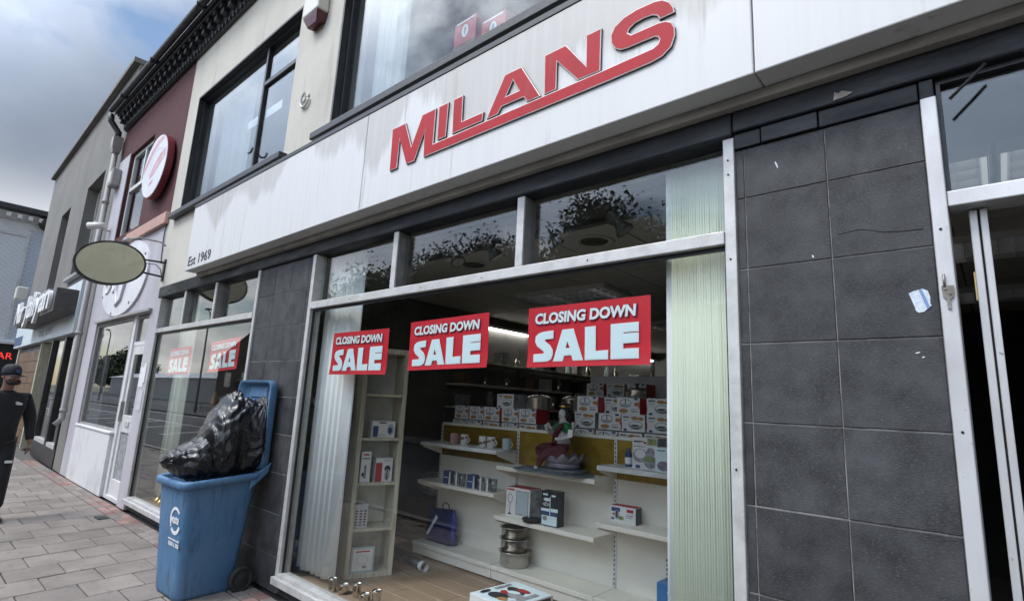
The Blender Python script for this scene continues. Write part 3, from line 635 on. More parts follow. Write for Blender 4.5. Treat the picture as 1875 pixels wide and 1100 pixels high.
MB().loft([[(-5.25, -.004, 5.558), (-4.94, -.004, 5.558), (-4.94, -.125, 5.558), (-5.25, -.125, 5.558)], [(-5.22, -.004, 5.47), (-4.97, -.004, 5.47), (-5.0, -.09, 5.44), (-5.19, -.09, 5.44)]], 0, sm=False).build('beacon', 'alarmred', al, bevel=.01)
wb = MB(); wb.tube([(-5.18 + .085 * math.cos(t_), -.02, 4.65 + .085 * math.sin(t_)) for t_ in [R(100) + R(250) * k / 14 for k in range(15)]], .014, 8); wb.cyl((-5.215, 0, 4.665), (-5.215, -.02, 4.665), .022).cyl((-5.14, 0, 4.69), (-5.14, -.02, 4.69), .022)
tag(wb.build('wall_bracket', 'alarmwhite'), 'small pale curved metal bracket fixed on the cream wall', 'bracket')
# ================================================================== RED LETTERS AND OTHER SIGNS
sg = thing('shop_sign', 'large red raised lettering reading MILANS on the white fascia', 'sign', (-2.1, -.2, 3.27))
FP = onwall(-.2005)
ZT, ZL, ZB = 3.609, 3.357, 3.271
LET = {
 'm': [[(-3.24, ZB - .003), (-3.252, ZT), (-3.093, ZT), (-2.998, 3.398), (-2.901, ZT), (-2.754, ZT), (-2.755, 3.343), (-1.413, 3.352), (-1.156, 3.357), (-1.118, 3.358), (-1.093, 3.370), (-1.086, 3.390), (-1.094, 3.406), (-1.112, 3.415),
        (-1.168, 3.417), (-1.256, 3.418), (-1.299, 3.424), (-1.334, 3.447), (-1.358, 3.489), (-1.361, 3.538), (-1.338, 3.578), (-1.285, 3.606), (-1.211, 3.618), (-1.108, 3.614), (-1.067, 3.601), (-1.033, 3.572), (-1.011, 3.532), (-1.006, 3.5), (-1.088, 3.5),
        (-1.09, 3.512), (-1.1, 3.528), (-1.124, 3.541), (-1.169, 3.546), (-1.219, 3.541), (-1.252, 3.523), (-1.259, 3.506), (-1.239, 3.487), (-1.089, 3.484), (-1.053, 3.477), (-1.022, 3.455), (-1.006, 3.42), (-1.005, 3.375), (-1.024, 3.324), (-1.07, 3.292), (-1.128, 3.282),
        (-1.38, 3.277), (-2.851, ZB), (-2.862, 3.434), (-2.852, 3.490), (-2.951, ZB), (-3.042, ZB), (-3.148, 3.495), (-3.15, ZB)]],
 'i': [[(-2.717, ZL), (-2.724, ZT), (-2.624, ZT), (-2.629, ZL)]],
 'l': [[(-2.567, ZL), (-2.576, ZT), (-2.482, ZT), (-2.477, 3.418), (-2.28, 3.418), (-2.287, ZL)]],
 'a': [[(-2.251, ZL), (-2.111, ZT), (-1.976, ZT), (-1.818, ZL), (-1.919, ZL), (-1.948, 3.398), (-2.126, 3.398), (-2.156, ZL)], [(-2.091, 3.456), (-2.042, 3.544), (-1.989, 3.456)]],
 'n': [[(-1.795, ZL), (-1.802, ZT), (-1.649, ZT), (-1.511, 3.423), (-1.515, ZT), (-1.418, ZT), (-1.42, ZL), (-1.563, ZL), (-1.709, 3.531), (-1.708, ZL)]],
}
for k, lp in LET.items():
    MB().prism(lp, FP, .011, 0, 2, .006, 1).build('letter', ['red', 'trimhighlight', 'letterside'], sg)
es = thing('founding_sign', 'small dark lettering reading Est 1969 at the low left corner of the fascia', 'sign', (-6.95, -.2, 3.1))
piece(fit_text(text_mesh('Est 1969', .12, .002, 0, mat='fitting'), .70, .118), 'lettering', es, (-7.325, -.203, 3.095), FRONT)

# sale posters behind the glass
SALE = {
 's': [[(.07, .10), (.07, .20), (.155, .205), (.168, .235), (.160, .265), (.10, .355), (.082, .42), (.085, .50), (.11, .545), (.15, .565), (.235, .575), (.235, .47), (.175, .465), (.158, .445), (.162, .415), (.21, .34), (.232, .27), (.235, .205), (.222, .135), (.195, .107), (.16, .10)]],
 'a': [[(.252, .10), (.325, .575), (.412, .58), (.49, .105), (.42, .105), (.405, .19), (.335, .185), (.323, .10)], [(.345, .28), (.365, .42), (.395, .28)]],
 'l': [[(.52, .105), (.518, .59), (.592, .592), (.594, .21), (.69, .215), (.69, .105)]],
 'e': [[(.722, .105), (.722, .60), (.915, .605), (.915, .495), (.805, .49), (.805, .445), (.915, .45), (.915, .335), (.803, .33), (.803, .225), (.915, .225), (.915, .105)]],
}
def grow(l, d):
    ar = sum(l[i][0] * l[(i + 1) % len(l)][1] - l[(i + 1) % len(l)][0] * l[i][1] for i in range(len(l))); sgn = 1 if ar > 0 else -1; q = []
    for i in range(len(l)):
        a, b, c = Vector(l[i - 1]), Vector(l[i]), Vector(l[(i + 1) % len(l)]); d1 = (b - a).normalized(); d2 = (c - b).normalized()
        n1 = Vector((d1.y, -d1.x)) * sgn; bi = (n1 + Vector((d2.y, -d2.x)) * sgn).normalized(); q.append(tuple(b + bi * (d / max(.45, bi.dot(n1)))))
    return q
closing = fit_text(text_mesh('CLOSING DOWN', .1, .0003, .0042, .08, mat='paper'), .655, .064)
closing_sh = fit_text(text_mesh('CLOSING DOWN', .1, .0003, .0058, .08, mat='navy'), .667, .071)
PW, PH = .785, .347
def poster(x0, z0, tilt, label, y=.046):
    t = thing('sale_poster', label, 'poster', (x0, y, z0), 0, 'red sale posters in the shop windows'); t.rotation_euler = (0, -tilt, 0)
    a = MB(); nx, nz = 14, 6; rr = random.Random(int(x0 * 100))
    def pt(i, k, d):
        u, v = i / nx, k / nz; wv = .004 * math.sin(u * 9 + x0) * (v - .5) + rr.uniform(-.0007, .0007)
        if k == 0: wv -= .007
        return (u * PW, wv + d, v * PH)
    for d in (0, .0012):
        rr = random.Random(int(x0 * 100)); a.loft([[pt(i, k, d) for i in range(nx + 1)] for k in range(nz + 1)], 0, False, False, True, False)
    a.build('sheet', 'posterred', t, local=True)
    loc = lambda u, v, d: (u * PW, -.007 - d, v * PH)
    for k, lp in SALE.items():
        b = MB(); g0 = [grow([(u * PW, v * PH) for u, v in lp[0]], .0055)] + [grow([(u * PW, v * PH) for u, v in h_], -.004) for h_ in lp[1:]]
        b.prism(g0, lambda u, v, d: (u, -.006 - d, v), .0003, 1)
        b.prism([[(u * PW, v * PH) for u, v in l] for l in lp], lambda u, v, d: (u, -.0068 - d, v), .0003, 0); b.build('letter', ['posterwhite', 'paper'], t, local=True)
    for me, dy, ox in ((closing_sh, -.0063, -.006), (closing, -.0075, 0)):
        o = bpy.data.objects.new('lettering', me); col.objects.link(o); o.parent = t; o.location = (.055 + ox, dy, .246 + ox * .7); o.rotation_euler = FRONT
    return t
poster(-4.20, 1.797, .0, 'red closing down sale poster beside the pale blind, furthest from the tiled door column')
poster(-3.155, 1.824, .020, 'middle red closing down sale poster in the big display window')
poster(-2.047, 1.836, .010, 'red closing down sale poster above the seated statue')
poster(-6.86, 1.822, .045, 'red closing down sale poster in the smaller window behind the blue bin')
poster(-8.26, 1.790, .02, 'red sale poster at the far end of the smaller display window')

# projecting oval sign
ov = thing('oval_sign', 'blank weathered olive oval sign projecting over the pavement on a bracket', 'sign', (-8.95, 0, 3.26))
eo = ell(-.65, 3.26, .415, .305, 40, 0, R(11)); ei = ell(-.65, 3.26, .385, .278, 40, 0, R(11))
pl = lambda x_: (lambda u, v, d: (x_ + d, u, v))
MB().prism([eo], pl(-9.00), .075).build('rim', 'blackpaint', ov, bevel=.006)
MB().prism([ei], pl(-8.924), .006).build('face', 'olive', ov, bevel=.004)
br = MB(); br.tube([(-8.96, -.26, 3.40), (-8.96, -.02, 3.41)], .014, 8).tube([(-8.96, -.28, 3.215), (-8.96, -.02, 3.20)], .014, 8).tube([(-8.96, -.24, 3.35), (-8.96, -.12, 3.36), (-8.96, -.05, 3.30), (-8.96, -.03, 3.22)], .006, 6)
br.box(-8.99, -8.93, -.022, -.002, 3.14, 3.46); br.build('bracket', 'blackpaint', ov)
sw = MB(); sw.tube([(-8.97, -.03, 3.66), (-8.97, -.1, 3.70), (-8.97, -.36, 3.70), (-8.97, -.50, 3.64)], .012, 8).lathe([(.025, 0), (.06, -.08), (.055, -.08), (.02, -.01)], (-8.97, -.52, 3.66), 14)
sw.build('sign_lamp', 'pipe', ov)

# ================================================================== BURGUNDY BUILDING
bu = thing('burgundy_building', 'narrow building with burgundy upper wall over a pale lilac closed shopfront', 'building', (-11.0, .2, 0))
u = MB(); wall_with_holes(u, -13.05, -9.153, 4.10, 6.8, .002, .3, [(-12.30, -10.85, 4.34, 6.05)]); u.build('upper_wall', 'burgundy', bu)
MB().box(-13.05, -12.302, -.012, .001, 4.10, 6.08).build('pale_pier', 'lilac', bu)
MB().box(-11.25, -9.16, -.06, .002, 4.05, 4.235).build('sill_band', 'pinksill', bu, bevel=.012)
lw = MB(); lw.box(-13.05, -9.153, 0, .3, 3.038, 4.098).box(-13.05, -8.935, 0, .3, 2.72, 3.038).box(-13.05, -12.42, 0, .3, 0, 2.72).box(-9.28, -8.935, 0, .3, 0, 2.72); lw.build('lower_wall', 'lilac', bu)
MB().box(-12.42, -10.15, -.02, .28, 0, .90).box(-12.42, -10.12, -.035, .2, .90, .935).build('stall_riser', 'whitewall', bu, bevel=.008)
MB().box(-10.15, -10.03, .03, .28, .0, 2.72).box(-10.03, -9.28, .05, .28, 2.24, 2.30).box(-10.03, -9.28, .03, .28, 0, .05).build('door_surround', 'whitewall', bu)
wf = MB(); wf.box(-12.42, -12.36, .03, .10, .936, 2.719).box(-10.2, -10.15, .03, .10, .936, 2.719).box(-12.36, -10.2, .03, .10, 2.66, 2.719).box(-12.36, -10.2, .03, .10, .936, .97); o = wf.build('shop_window', 'pipe', bu)
MB().box(-12.36, -10.2, .055, .061, .97, 2.66).build('pane', 'glass', o)
wf = MB(); wf.box(-10.029, -9.98, .05, .11, 2.301, 2.70).box(-9.32, -9.281, .05, .11, 2.301, 2.70).box(-9.98, -9.32, .05, .11, 2.66, 2.70); o = wf.build('fanlight', 'pipe', bu); MB().box(-9.98, -9.32, .075, .081, 2.30, 2.66).build('pane', 'glass', o)
MB().box(-12.4, -9.2, -.05, -.001, 2.722, 2.76).build('drip_mould', 'pipe', bu)
dd = MB(); dd.box(-10.029, -9.92, .055, .105, .051, 2.239).box(-9.40, -9.281, .055, .105, .051, 2.239).box(-9.92, -9.40, .055, .105, 2.10, 2.239).box(-9.92, -9.40, .055, .105, .95, 1.2).box(-9.92, -9.40, .055, .105, .051, .28)
do = dd.build('door', 'upvc', bu, bevel=.006)
MB().box(-9.92, -9.40, .075, .081, 1.2, 2.10).build('pane', 'glass', do); MB().box(-9.92, -9.40, .073, .085, .28, .95).build('panel', 'boxgrey', do)
MB().box(-9.74, -9.56, .04, .054, 1.04, 1.12).build('letterbox', 'alu', do, bevel=.005); MB().box(-10.0, -9.97, .01, .054, 1.1, 1.4).build('handle', 'aludark', do, bevel=.005)
MB().box(-13.04, -9.0, 2.2, 2.3, 0, 4).box(-13.04, -9.0, .31, 2.2, 2.76, 2.80).box(-13.04, -9.0, .31, 2.2, .0, .05).build('interior', 'upwall', bu)
MB().box(-13.04, -9.16, 1.6, 1.7, 4.1, 6.7).box(-13.04, -9.0, .31, 1.6, 4.0, 4.05).build('interior', 'upwall', bu)
MB().box(-13.05, -9.153, .3, 9, 6.75, 6.9).box(-13.05, -12.95, .3, 9, 0, 6.75).build('roof', 'indark', bu)
f = MB(); x0, x1, z0, z1 = -12.30, -10.85, 4.34, 6.05; t_ = .07
f.box(x0, x0 + t_, .06, .13, z0, z1).box(x1 - t_, x1, .06, .13, z0, z1).box(x0 + t_, x1 - t_, .06, .13, z1 - t_, z1).box(x0 + t_, x1 - t_, .06, .13, z0, z0 + t_).box(x0 + t_, x1 - t_, .055, .13, 5.27, 5.35).box(-11.56, -11.49, .06, .13, 5.35, z1 - t_)
o = f.build('upper_window', 'upvc', bu, bevel=.006); MB().box(x0 + t_, x1 - t_, .09, .096, z0 + t_, z1 - t_).build('pane', 'glassup', o)
cornice(bu, -13.08, -9.153)
nt_ = [(-9.24, 1.62, 1.9), (-9.16, 1.3, 1.58), (-9.1, 1.68, 1.95)]
no = thing('door_notices', 'paper notices stuck on the white pilaster beside the glazed door', 'notice', (-9.12, 0, 1.2))
for k, (xx, za_, zb_) in enumerate(nt_): MB().box(xx - (.0 if k < 2 else -.02), xx + .2 if k < 2 else xx + .12, -.004 - .002 * k, -.001 - .002 * k, za_, zb_).build('sheet', 'paper' if k != 1 else 'faded', no)
# round sign
ro = thing('round_sign', 'white and faded pink round sign with dark red edge on the burgundy wall', 'sign', (-9.93, 0, 4.6))
MB().prism([ell(-9.93, 5.13, .60, .535, 48)], onwall(-.041), .09).build('rim', 'signred', ro)
MB().prism([ell(-9.93, 5.13, .585, .52, 48)], onwall(-.1315), .006).build('face', 'signwhite', ro)
def arcband(cx, cz, r0, r1, a0, a1, sx=1.0, n=18):
    o_ = [(cx + sx * r1 * math.cos(R(a0 + (a1 - a0) * k / n)), cz + r1 * math.sin(R(a0 + (a1 - a0) * k / n))) for k in range(n + 1)]
    i_ = [(cx + sx * r0 * math.cos(R(a0 + (a1 - a0) * k / n)), cz + r0 * math.sin(R(a0 + (a1 - a0) * k / n))) for k in range(n + 1)][::-1]
    return o_ + i_
pr = onwall(-.1378)
MB().prism([[(-10.49, 5.22), (-10.22, 5.46), (-9.93, 5.59), (-9.72, 5.60), (-9.60, 5.53), (-9.85, 5.50), (-10.15, 5.36), (-10.47, 5.10)]], pr, .001).build('print', 'signpink', ro)
MB().prism([arcband(-9.82, 5.10, .30, .315, 20, 200, 1.05)], pr, .001).build('print', 'faded', ro)
MB().prism([[(-10.10, 5.02), (-9.96, 5.16), (-9.70, 5.29), (-9.46, 5.33), (-9.42, 5.18), (-9.66, 5.08), (-9.92, 4.96), (-10.08, 4.93)]], pr, .0008).build('print', 'signpink', ro)
for k in range(6): MB().prism([ell(-9.98 + k * .085, 5.02 + k * .034, .026, .03, 12), ell(-9.98 + k * .085, 5.02 + k * .034, .013, .016, 12)], onwall(-.1388), .001).build('print', 'signwhite', ro)
MB().prism([[(-10.06, 4.80), (-9.88, 4.84), (-9.88, 4.90), (-10.06, 4.86)]], pr, .001).build('print', 'signpink', ro)
# faded white ellipse sign above the closed shop
ci = thing('faded_sign', 'white oval wall sign with faded script half hidden behind the olive sign', 'sign', (-11.0, 0, 2.8))
MB().prism([ell(-11.02, 3.42, 1.30, .645, 56)], onwall(-.001), .03).build('board', 'signwhite', ci, bevel=.004)
sc_ = MB(); sc_.tube([(-12.08, -.032, 3.40), (-11.86, -.032, 3.48), (-11.84, -.032, 3.62), (-12.0, -.032, 3.62), (-12.05, -.032, 3.40), (-11.98, -.032, 3.24), (-11.82, -.032, 3.26), (-11.6, -.032, 3.45), (-11.5, -.032, 3.72), (-11.58, -.032, 3.80), (-11.62, -.032, 3.4), (-11.5, -.032, 3.22), (-11.36, -.032, 3.30)], .022, 6)
sc_.tube([(-11.30, -.032, 3.86), (-11.30, -.032, 3.25), (-11.15, -.032, 2.96), (-10.9, -.032, 3.05), (-10.72, -.032, 3.5), (-10.76, -.032, 3.85), (-10.9, -.032, 3.9)], .036, 6); sc_.build('script', 'faded', ci)
for xx, zz in ((-12.2, 3.2), (-11.4, 2.84), (-10.4, 2.95), (-9.95, 3.7)): MB().cyl((xx, -.031, zz), (xx, -.04, zz), .022, n=8).build('fixing', 'rust', ci)
# downpipe, boxes, camera
dp = thing('downpipe', 'tall grey downpipe with hopper between the burgundy and grey buildings', 'pipe', (-13.13, -.1, .9))
MB().tube([(-13.13, -.30, 7.06), (-13.13, -.28, 6.92), (-13.13, -.12, 6.72), (-13.13, -.12, 6.6)], .06, 10).build('swan_neck', 'blackpaint', dp)
MB().loft([[(-13.22, -.2, 6.62), (-13.04, -.2, 6.62), (-13.04, -.03, 6.62), (-13.22, -.03, 6.62)], [(-13.22, -.2, 6.4), (-13.04, -.2, 6.4), (-13.04, -.03, 6.4), (-13.22, -.03, 6.4)], [(-13.19, -.17, 6.28), (-13.07, -.17, 6.28), (-13.07, -.05, 6.28), (-13.19, -.05, 6.28)]], 0, sm=False).build('hopper', 'pipe', dp)
MB().tube([(-13.13, -.11, 6.29), (-13.13, -.11, .98), (-13.13, -.2, .86)], .05, 12).build('pipe', 'pipe', dp)
for zz in (5.2, 4.0, 2.55, 1.1): MB().cyl((-13.13, -.11, zz), (-13.13, -.11, zz + .06), .062).build('collar', 'pipe', dp)
wb2 = thing('wall_box', 'small grey electrical box beside the downpipe', 'box', (-12.92, -.02, 5.5))
MB().box(-13.03, -12.72, -.16, -.013, 5.50, 5.85).build('casing', 'pipe', wb2, bevel=.02); MB().box(-12.97, -12.78, -.168, -.161, 5.56, 5.79).build('cover', 'alarmwhite', wb2, bevel=.003)
cc = thing('security_camera', 'white bullet security camera on the pale pier above the olive sign', 'camera', (-12.8, -.02, 4.6))
MB().cyl((-12.74, -.10, 4.66), (-12.98, -.32, 4.64), .062, .07).build('housing', 'alarmwhite', cc); MB().cyl((-12.98, -.322, 4.64), (-13.0, -.34, 4.638), .05).build('lens', 'boxblack', cc); MB().tube([(-12.78, -.014, 4.58), (-12.78, -.1, 4.58), (-12.8, -.14, 4.64)], .02).build('bracket', 'alarmwhite', cc)
cb_ = MB().tube([(-9.22, -.012, 4.05), (-9.23, -.014, 3.9), (-9.16, -.016, 3.5), (-9.1, -.02, 3.42)], .008, 6); tag(cb_.build('sign_cable', 'blackpaint'), 'thin black cable running down from the pink sill to the oval sign', 'cable')

# ================================================================== GREY BUILDING (turned a little from the row)
gr = thing('grey_building', 'tall grey rendered building with dark shopfront next to the downpipe', 'building', (-13.06, .0, 0), R(-1.24))
LO = dict(local=True)
a = MB(); wall_with_holes(a, -10.3, -.02, 3.7, 8.35, 0, .35, [(-6.85, -5.5, 4.05, 6.36), (-3.35, -1.5, 4.05, 6.36)]); a.build('upper_wall', 'greyrender', gr, **LO)
MB().box(-10.38, .0, -.12, .45, 8.352, 8.47).build('parapet_coping', 'greyrender', gr, bevel=.01, **LO)
MB().box(-10.3, -.02, .351, 9, 8.0, 8.2).box(-10.3, -10.1, .351, 9, 0, 8.0).box(-.2, -.02, .351, 9, 0, 8.0).build('roof', 'greyrender', gr, **LO)
for (xa, xb) in ((-6.85, -5.5), (-3.35, -1.5)):
    f = MB(); f.box(xa, xa + .07, .22, .30, 4.05, 6.36).box(xb - .07, xb, .22, .30, 4.05, 6.36).box(xa + .07, xb - .07, .22, .30, 6.29, 6.36).box(xa + .07, xb - .07, .22, .30, 4.05, 4.13).box(xa + .07, xb - .07, .215, .30, 5.45, 5.53).box((xa + xb) / 2 - .04, (xa + xb) / 2 + .04, .22, .30, 4.13, 5.45)
    o = f.build('upper_window', 'upvc', gr, bevel=.006, **LO); MB().box(xa + .07, xb - .07, .255, .261, 4.13, 6.29).build('pane', 'glassup', o, **LO)
    MB().box(xa - .1, xb + .1, -.1, .22, 3.97, 4.048).build('sill', 'pipe', o, bevel=.008, **LO)
MB().box(-10.1, -.2, 1.5, 1.6, 3.7, 8.0).build('interior', 'upwall', gr, **LO)
MB().box(-10.3, -.75, -.12, .35, 2.62, 3.72).build('sign_board', 'signblue', gr, bevel=.008, **LO)
MB().box(-10.29, -8.5, -.126, -.121, 2.68, 2.95).build('sign_print', 'boxblue', gr, **LO)
MB().box(-6.6, -.85, -.48, -.122, 3.02, 3.50).build('sign_box', 'fitting', gr, bevel=.01, **LO)
MB().box(-.745, -.02, .0, .35, 0, 3.70).build('pier', 'greyrender', gr, **LO)
gs = thing('raised_sign', 'raised pale lettering reading Nar Jaliyan on the grey building', 'sign', (-13.06, 0, 0), R(-1.24))
for wd_, wx, wz, ww, wh in (('Nar', -6.45, 3.06, 1.45, .58), ('Jaliyan', -4.72, 2.90, 3.6, .76)):
    tm = fit_text(text_mesh(wd_, .6, .03, .012, mat='paper'), ww, wh)
    o = bpy.data.objects.new('lettering', tm); col.objects.link(o); o.parent = gs; o.location = (wx, -.515, wz); o.rotation_euler = FRONT
tm = fit_text(text_mesh('GRILL HOUSE', .2, .002, mat='faded'), 2.2, .16); o = bpy.data.objects.new('lettering', tm); col.objects.link(o); o.parent = gs; o.location = (-5.4, -.124, 2.74); o.rotation_euler = FRONT
sf = MB(); sf.box(-3.65, -.75, -.02, .12, 0, .34).box(-3.65, -3.5, -.03, .12, .34, 2.6).box(-2.05, -1.85, -.03, .12, .34, 2.6).box(-.87, -.75, -.03, .12, .34, 2.6); o = sf.build('shopfront', 'frameblack', gr, bevel=.008, **LO)
MB().box(-3.5, -2.05, .03, .036, .42, 2.6).build('pane', 'glass', o, **LO); MB().box(-1.85, -.87, .03, .036, .42, 2.6).build('pane', 'glass', o, **LO)
MB().box(-3.5, -2.05, -.02, .06, .341, .419).box(-1.85, -.87, -.02, .06, .341, .419).build('sill', 'alu', o, **LO)
MB().box(-1.98, -1.92, -.07, -.03, .95, 1.25).build('handle', 'alu', o, **LO)
MB().box(-3.65, -.75, 1.4, 1.5, 0, 2.6).box(-3.66, -.75, .36, 1.4, 2.58, 2.6).build('shopfront_interior', 'indark', gr, **LO)
MB().box(-5.2, -3.66, .9, 1.0, 0, 2.6).build('recessed_entry', 'indark', gr, **LO)
MB().box(-9.4, -5.2, .02, .3, 0, 2.6).build('tiled_wall', 'grout', gr, **LO)
bt = MB(); bt.box(-.118, .118, -.02, .02, -.142, .142); btm = bt.mesh('wall_tile', 'browntile')
for i in range(17):
    for k in range(8):
        q = bpy.data.objects.new('wall_tile', btm); col.objects.link(q); q.parent = gr; q.location = (-9.26 + i * .245, .0, .25 + k * .295)
MB().box(-9.6, -9.4, -.05, .3, 0, 2.6).build('post', 'pine', gr, **LO); MB().box(-5.2, -5.05, -.05, .3, 0, 2.6).build('post', 'pine', gr, **LO)
fl = thing('flood_lamp', 'small pale flood lamp above the raised lettering', 'lamp', (-19.2, -.1, 3.7))
MB().box(-19.30, -19.0, -.55, -.30, 3.72, 4.06).build('head', 'alarmwhite', fl, bevel=.04); MB().tube([(-19.15, .1, 3.85), (-19.15, -.3, 3.85)], .03).build('arm', 'blackpaint', fl)

# ================================================================== FAR WHITE BRICK BUILDING
fb = thing('white_brick_building', 'far white painted brick building with dark cornice and black bar front', 'building', (-28.0, 0, 0))
X = -28.0
MB().box(X - 6, X, -1.1, 4, 3.05, 7.75).build('wall', 'whitebrick', fb)
bq = MB(); bq.box(-.001, .012, -.106, .106, -.034, .034); bwm = bq.mesh('brick', 'whitebrick'); bbm = bq.mesh('brick', 'bluebrick')
cnt = 0
for k in range(50):
    zz = 3.2 + k * .088
    for i in range(6):
        yy = .62 - i * .23 + (.115 if k % 2 else 0)
        if zz < 7.55 and -.75 < yy < .86 and cnt < 292: piece(bbm if yy > .38 else bwm, 'brick', fb, (X + .001, yy, zz)); cnt += 1
pnl = MB(); pnl.box(X + .014, X + .05, -1.05, .36, 7.15, 7.25).box(X + .014, X + .05, .26, .36, 3.3, 7.15); pnl.build('panel_moulding', 'whitewall', fb)
MB().box(X - .2, X + .45, -1.4, 1.15, 8.02, 8.25).build('cornice', 'blackpaint', fb, bevel=.03); MB().box(X, X + .16, -1.2, 1.0, 7.72, 8.02).build('frieze', 'whitewall', fb)
cm = MB().box(-.02, .22, -.07, .07, -.16, .0).mesh('corbel', 'whitewall')
for i in range(7): piece(cm, 'corbel', fb, (X + .16, .55 - i * .32, 7.92))
MB().lathe([(.05, 0), (.2, .1), (.28, .3), (.2, .5)], (X + .2, .75, 7.5), 10).build('corbel', 'indark', fb)
MB().box(X - 6, X + .02, -1.15, 4, 0, 3.0).build('bar_front', 'boxblack', fb); MB().box(X - .1, X + .25, -1.2, 1.0, 2.98, 3.06).build('fascia_edge', 'whitewall', fb)
ar = thing('bar_sign', 'small red lit letters reading BAR on the black front', 'sign', (X + .05, 0, 2.3))
tm = fit_text(text_mesh('BAR', .3, .01, mat='redglow'), .62, .24); o = bpy.data.objects.new('lettering', tm); col.objects.link(o); o.parent = ar; o.location = (.0, .0, .12); o.rotation_euler = (R(90), 0, R(90))
# ================================================================== INSIDE THE SHOP
# ceiling lights with chrome louvres
bl1 = MB().add([(-.545, -.012, .05), (.545, -.012, .05), (.545, 0, 0), (-.545, 0, 0), (-.545, .012, .05), (.545, .012, .05)], [(0, 1, 2, 3), (3, 2, 5, 4)]).mesh('louvre_blade', 'chrome')
bl2 = MB().add([(-.012, -.285, .05), (0, -.285, .004), (0, .285, .004), (-.012, .285, .05), (.012, -.285, .05), (.012, .285, .05)], [(0, 1, 2, 3), (1, 4, 5, 2)]).mesh('louvre_blade', 'chrome')
for i, (lx, ly) in enumerate(LIGHTS):
    t = thing('ceiling_light', '%s louvred ceiling light panel in the shop counting in from the window' % ORD[i] if i else 'nearest louvred ceiling light panel above the sale posters', 'light', (lx, ly, CZ), 0, 'louvred ceiling lights')
    f = MB(); f.box(-.59, .59, -.29, -.28, -.052, .0035).box(-.59, .59, .28, .29, -.052, .0035).box(-.59, -.58, -.28, .28, -.052, .0035).box(.58, .59, -.28, .28, -.052, .0035); f.build('frame', 'upvc', t, local=True)
    MB().box(-.575, .575, -.275, .275, .0015, .0030).build('reflector', 'diffuser' if lx > -1 else 'diffuserglow', t, local=True)  # panel back carries the added glow
    for y_ in (-.14, 0, .14):
        q = bpy.data.objects.new('louvre_blade', bl1); col.objects.link(q); q.parent = t; q.location = (0, y_, -.05)
    for k in range(13):
        q = bpy.data.objects.new('louvre_blade', bl2); col.objects.link(q); q.parent = t; q.location = (-.54 + k * .09, 0, -.0495)
sl_ = thing('strip_light', 'lit white fluorescent strip high along the party wall', 'light', (-5.66, 6, 2.72))
MB().box(-5.73, -5.65, 3.3, 4.42, 2.76, 2.80).box(-5.73, -5.65, 4.48, 6.3, 2.76, 2.80).box(-5.73, -5.65, 6.5, 8.8, 2.76, 2.80).build('batten', 'upvc', sl_)
for ya, yb in ((3.4, 4.4), (4.5, 6.28), (6.52, 8.7)): MB().cyl((-5.69, ya, 2.745), (-5.69, yb, 2.745), .014, n=8).build('tube', 'tube', sl_)
# spot track
tr_ = thing('light_track', 'black ceiling track running above the transom lights', 'track', (-2.4, .34, 2.87))
MB().box(-4.3, -1.0, .34, .375, 2.862, 2.894).build('rail', 'fitting', tr_); MB().box(-4.3, -1.0, .62, .65, 2.868, 2.8945).build('rail', 'fitting', tr_)
spd = None
for i, (sx_, a_) in enumerate([(-1.66, .2), (-2.16, .9), (-2.72, .7), (-3.10, -.3), (-3.70, .6)]):
    lab = '%s dark ceiling spotlight from the tiled door column' % ORD[i]
    if spd is None:
        spd = thing('spotlight', lab, 'spotlight', (sx_, .357, 2.86), a_, 'ceiling spotlights')
        MB().box(-.03, .03, -.02, .02, -.03, 0).cyl((0, 0, -.03), (0, 0, -.07), .012).build('adaptor', 'fitting', spd, local=True)
        ax_ = Vector((.55, .1, -.8)).normalized(); c0 = Vector((-.02, 0, -.07))
        MB().tube([c0 - ax_ * .035, c0, c0 + ax_ * .05, c0 + ax_ * .06, c0 + ax_ * .085, c0 + ax_ * .125], [.03, .048, .048, .032, .036, .055], 16).build('head', 'fitting', spd, local=True)
        rg = c0 + ax_ * .125; MB().tube([rg, rg + ax_ * .012], [.058, .058], 16).build('bezel', 'fitting', spd, local=True); MB().tube([rg + ax_ * .0125, rg + ax_ * .0135], [.046, .046], 16).build('lens', 'boxgrey', spd, local=True)
    else: copy_tree(spd, (sx_, .357, 2.86), lab, a_)
for i, (sx_, sy_) in enumerate([(-2.25, 1.03), (-3.59, 1.04)]):
    t = thing('ceiling_speaker', 'round ceiling speaker grille %s the light panel' % ('right below' if i == 0 else 'left of'), 'speaker', (sx_, sy_, CZ - .004), 0, 'round ceiling speakers')
    t['label'] = ('round ceiling grille seen through the transom light nearest the door column', 'round ceiling grille seen through the middle transom light')[i]
    MB().lathe([(.155, 0), (.155, -.006), (.135, -.014), (.118, -.010), (.115, -.002)], (0, 0, 0), 32).build('ring', 'ceil', t, local=True)
    for r_ in (.10, .08, .06, .04, .02): MB().lathe([(r_ + .007, -.004), (r_ + .004, -.009), (r_ - .004, -.009), (r_ - .007, -.004)], (0, 0, 0), 24).build('grille_ring', 'fitting', t, local=True)
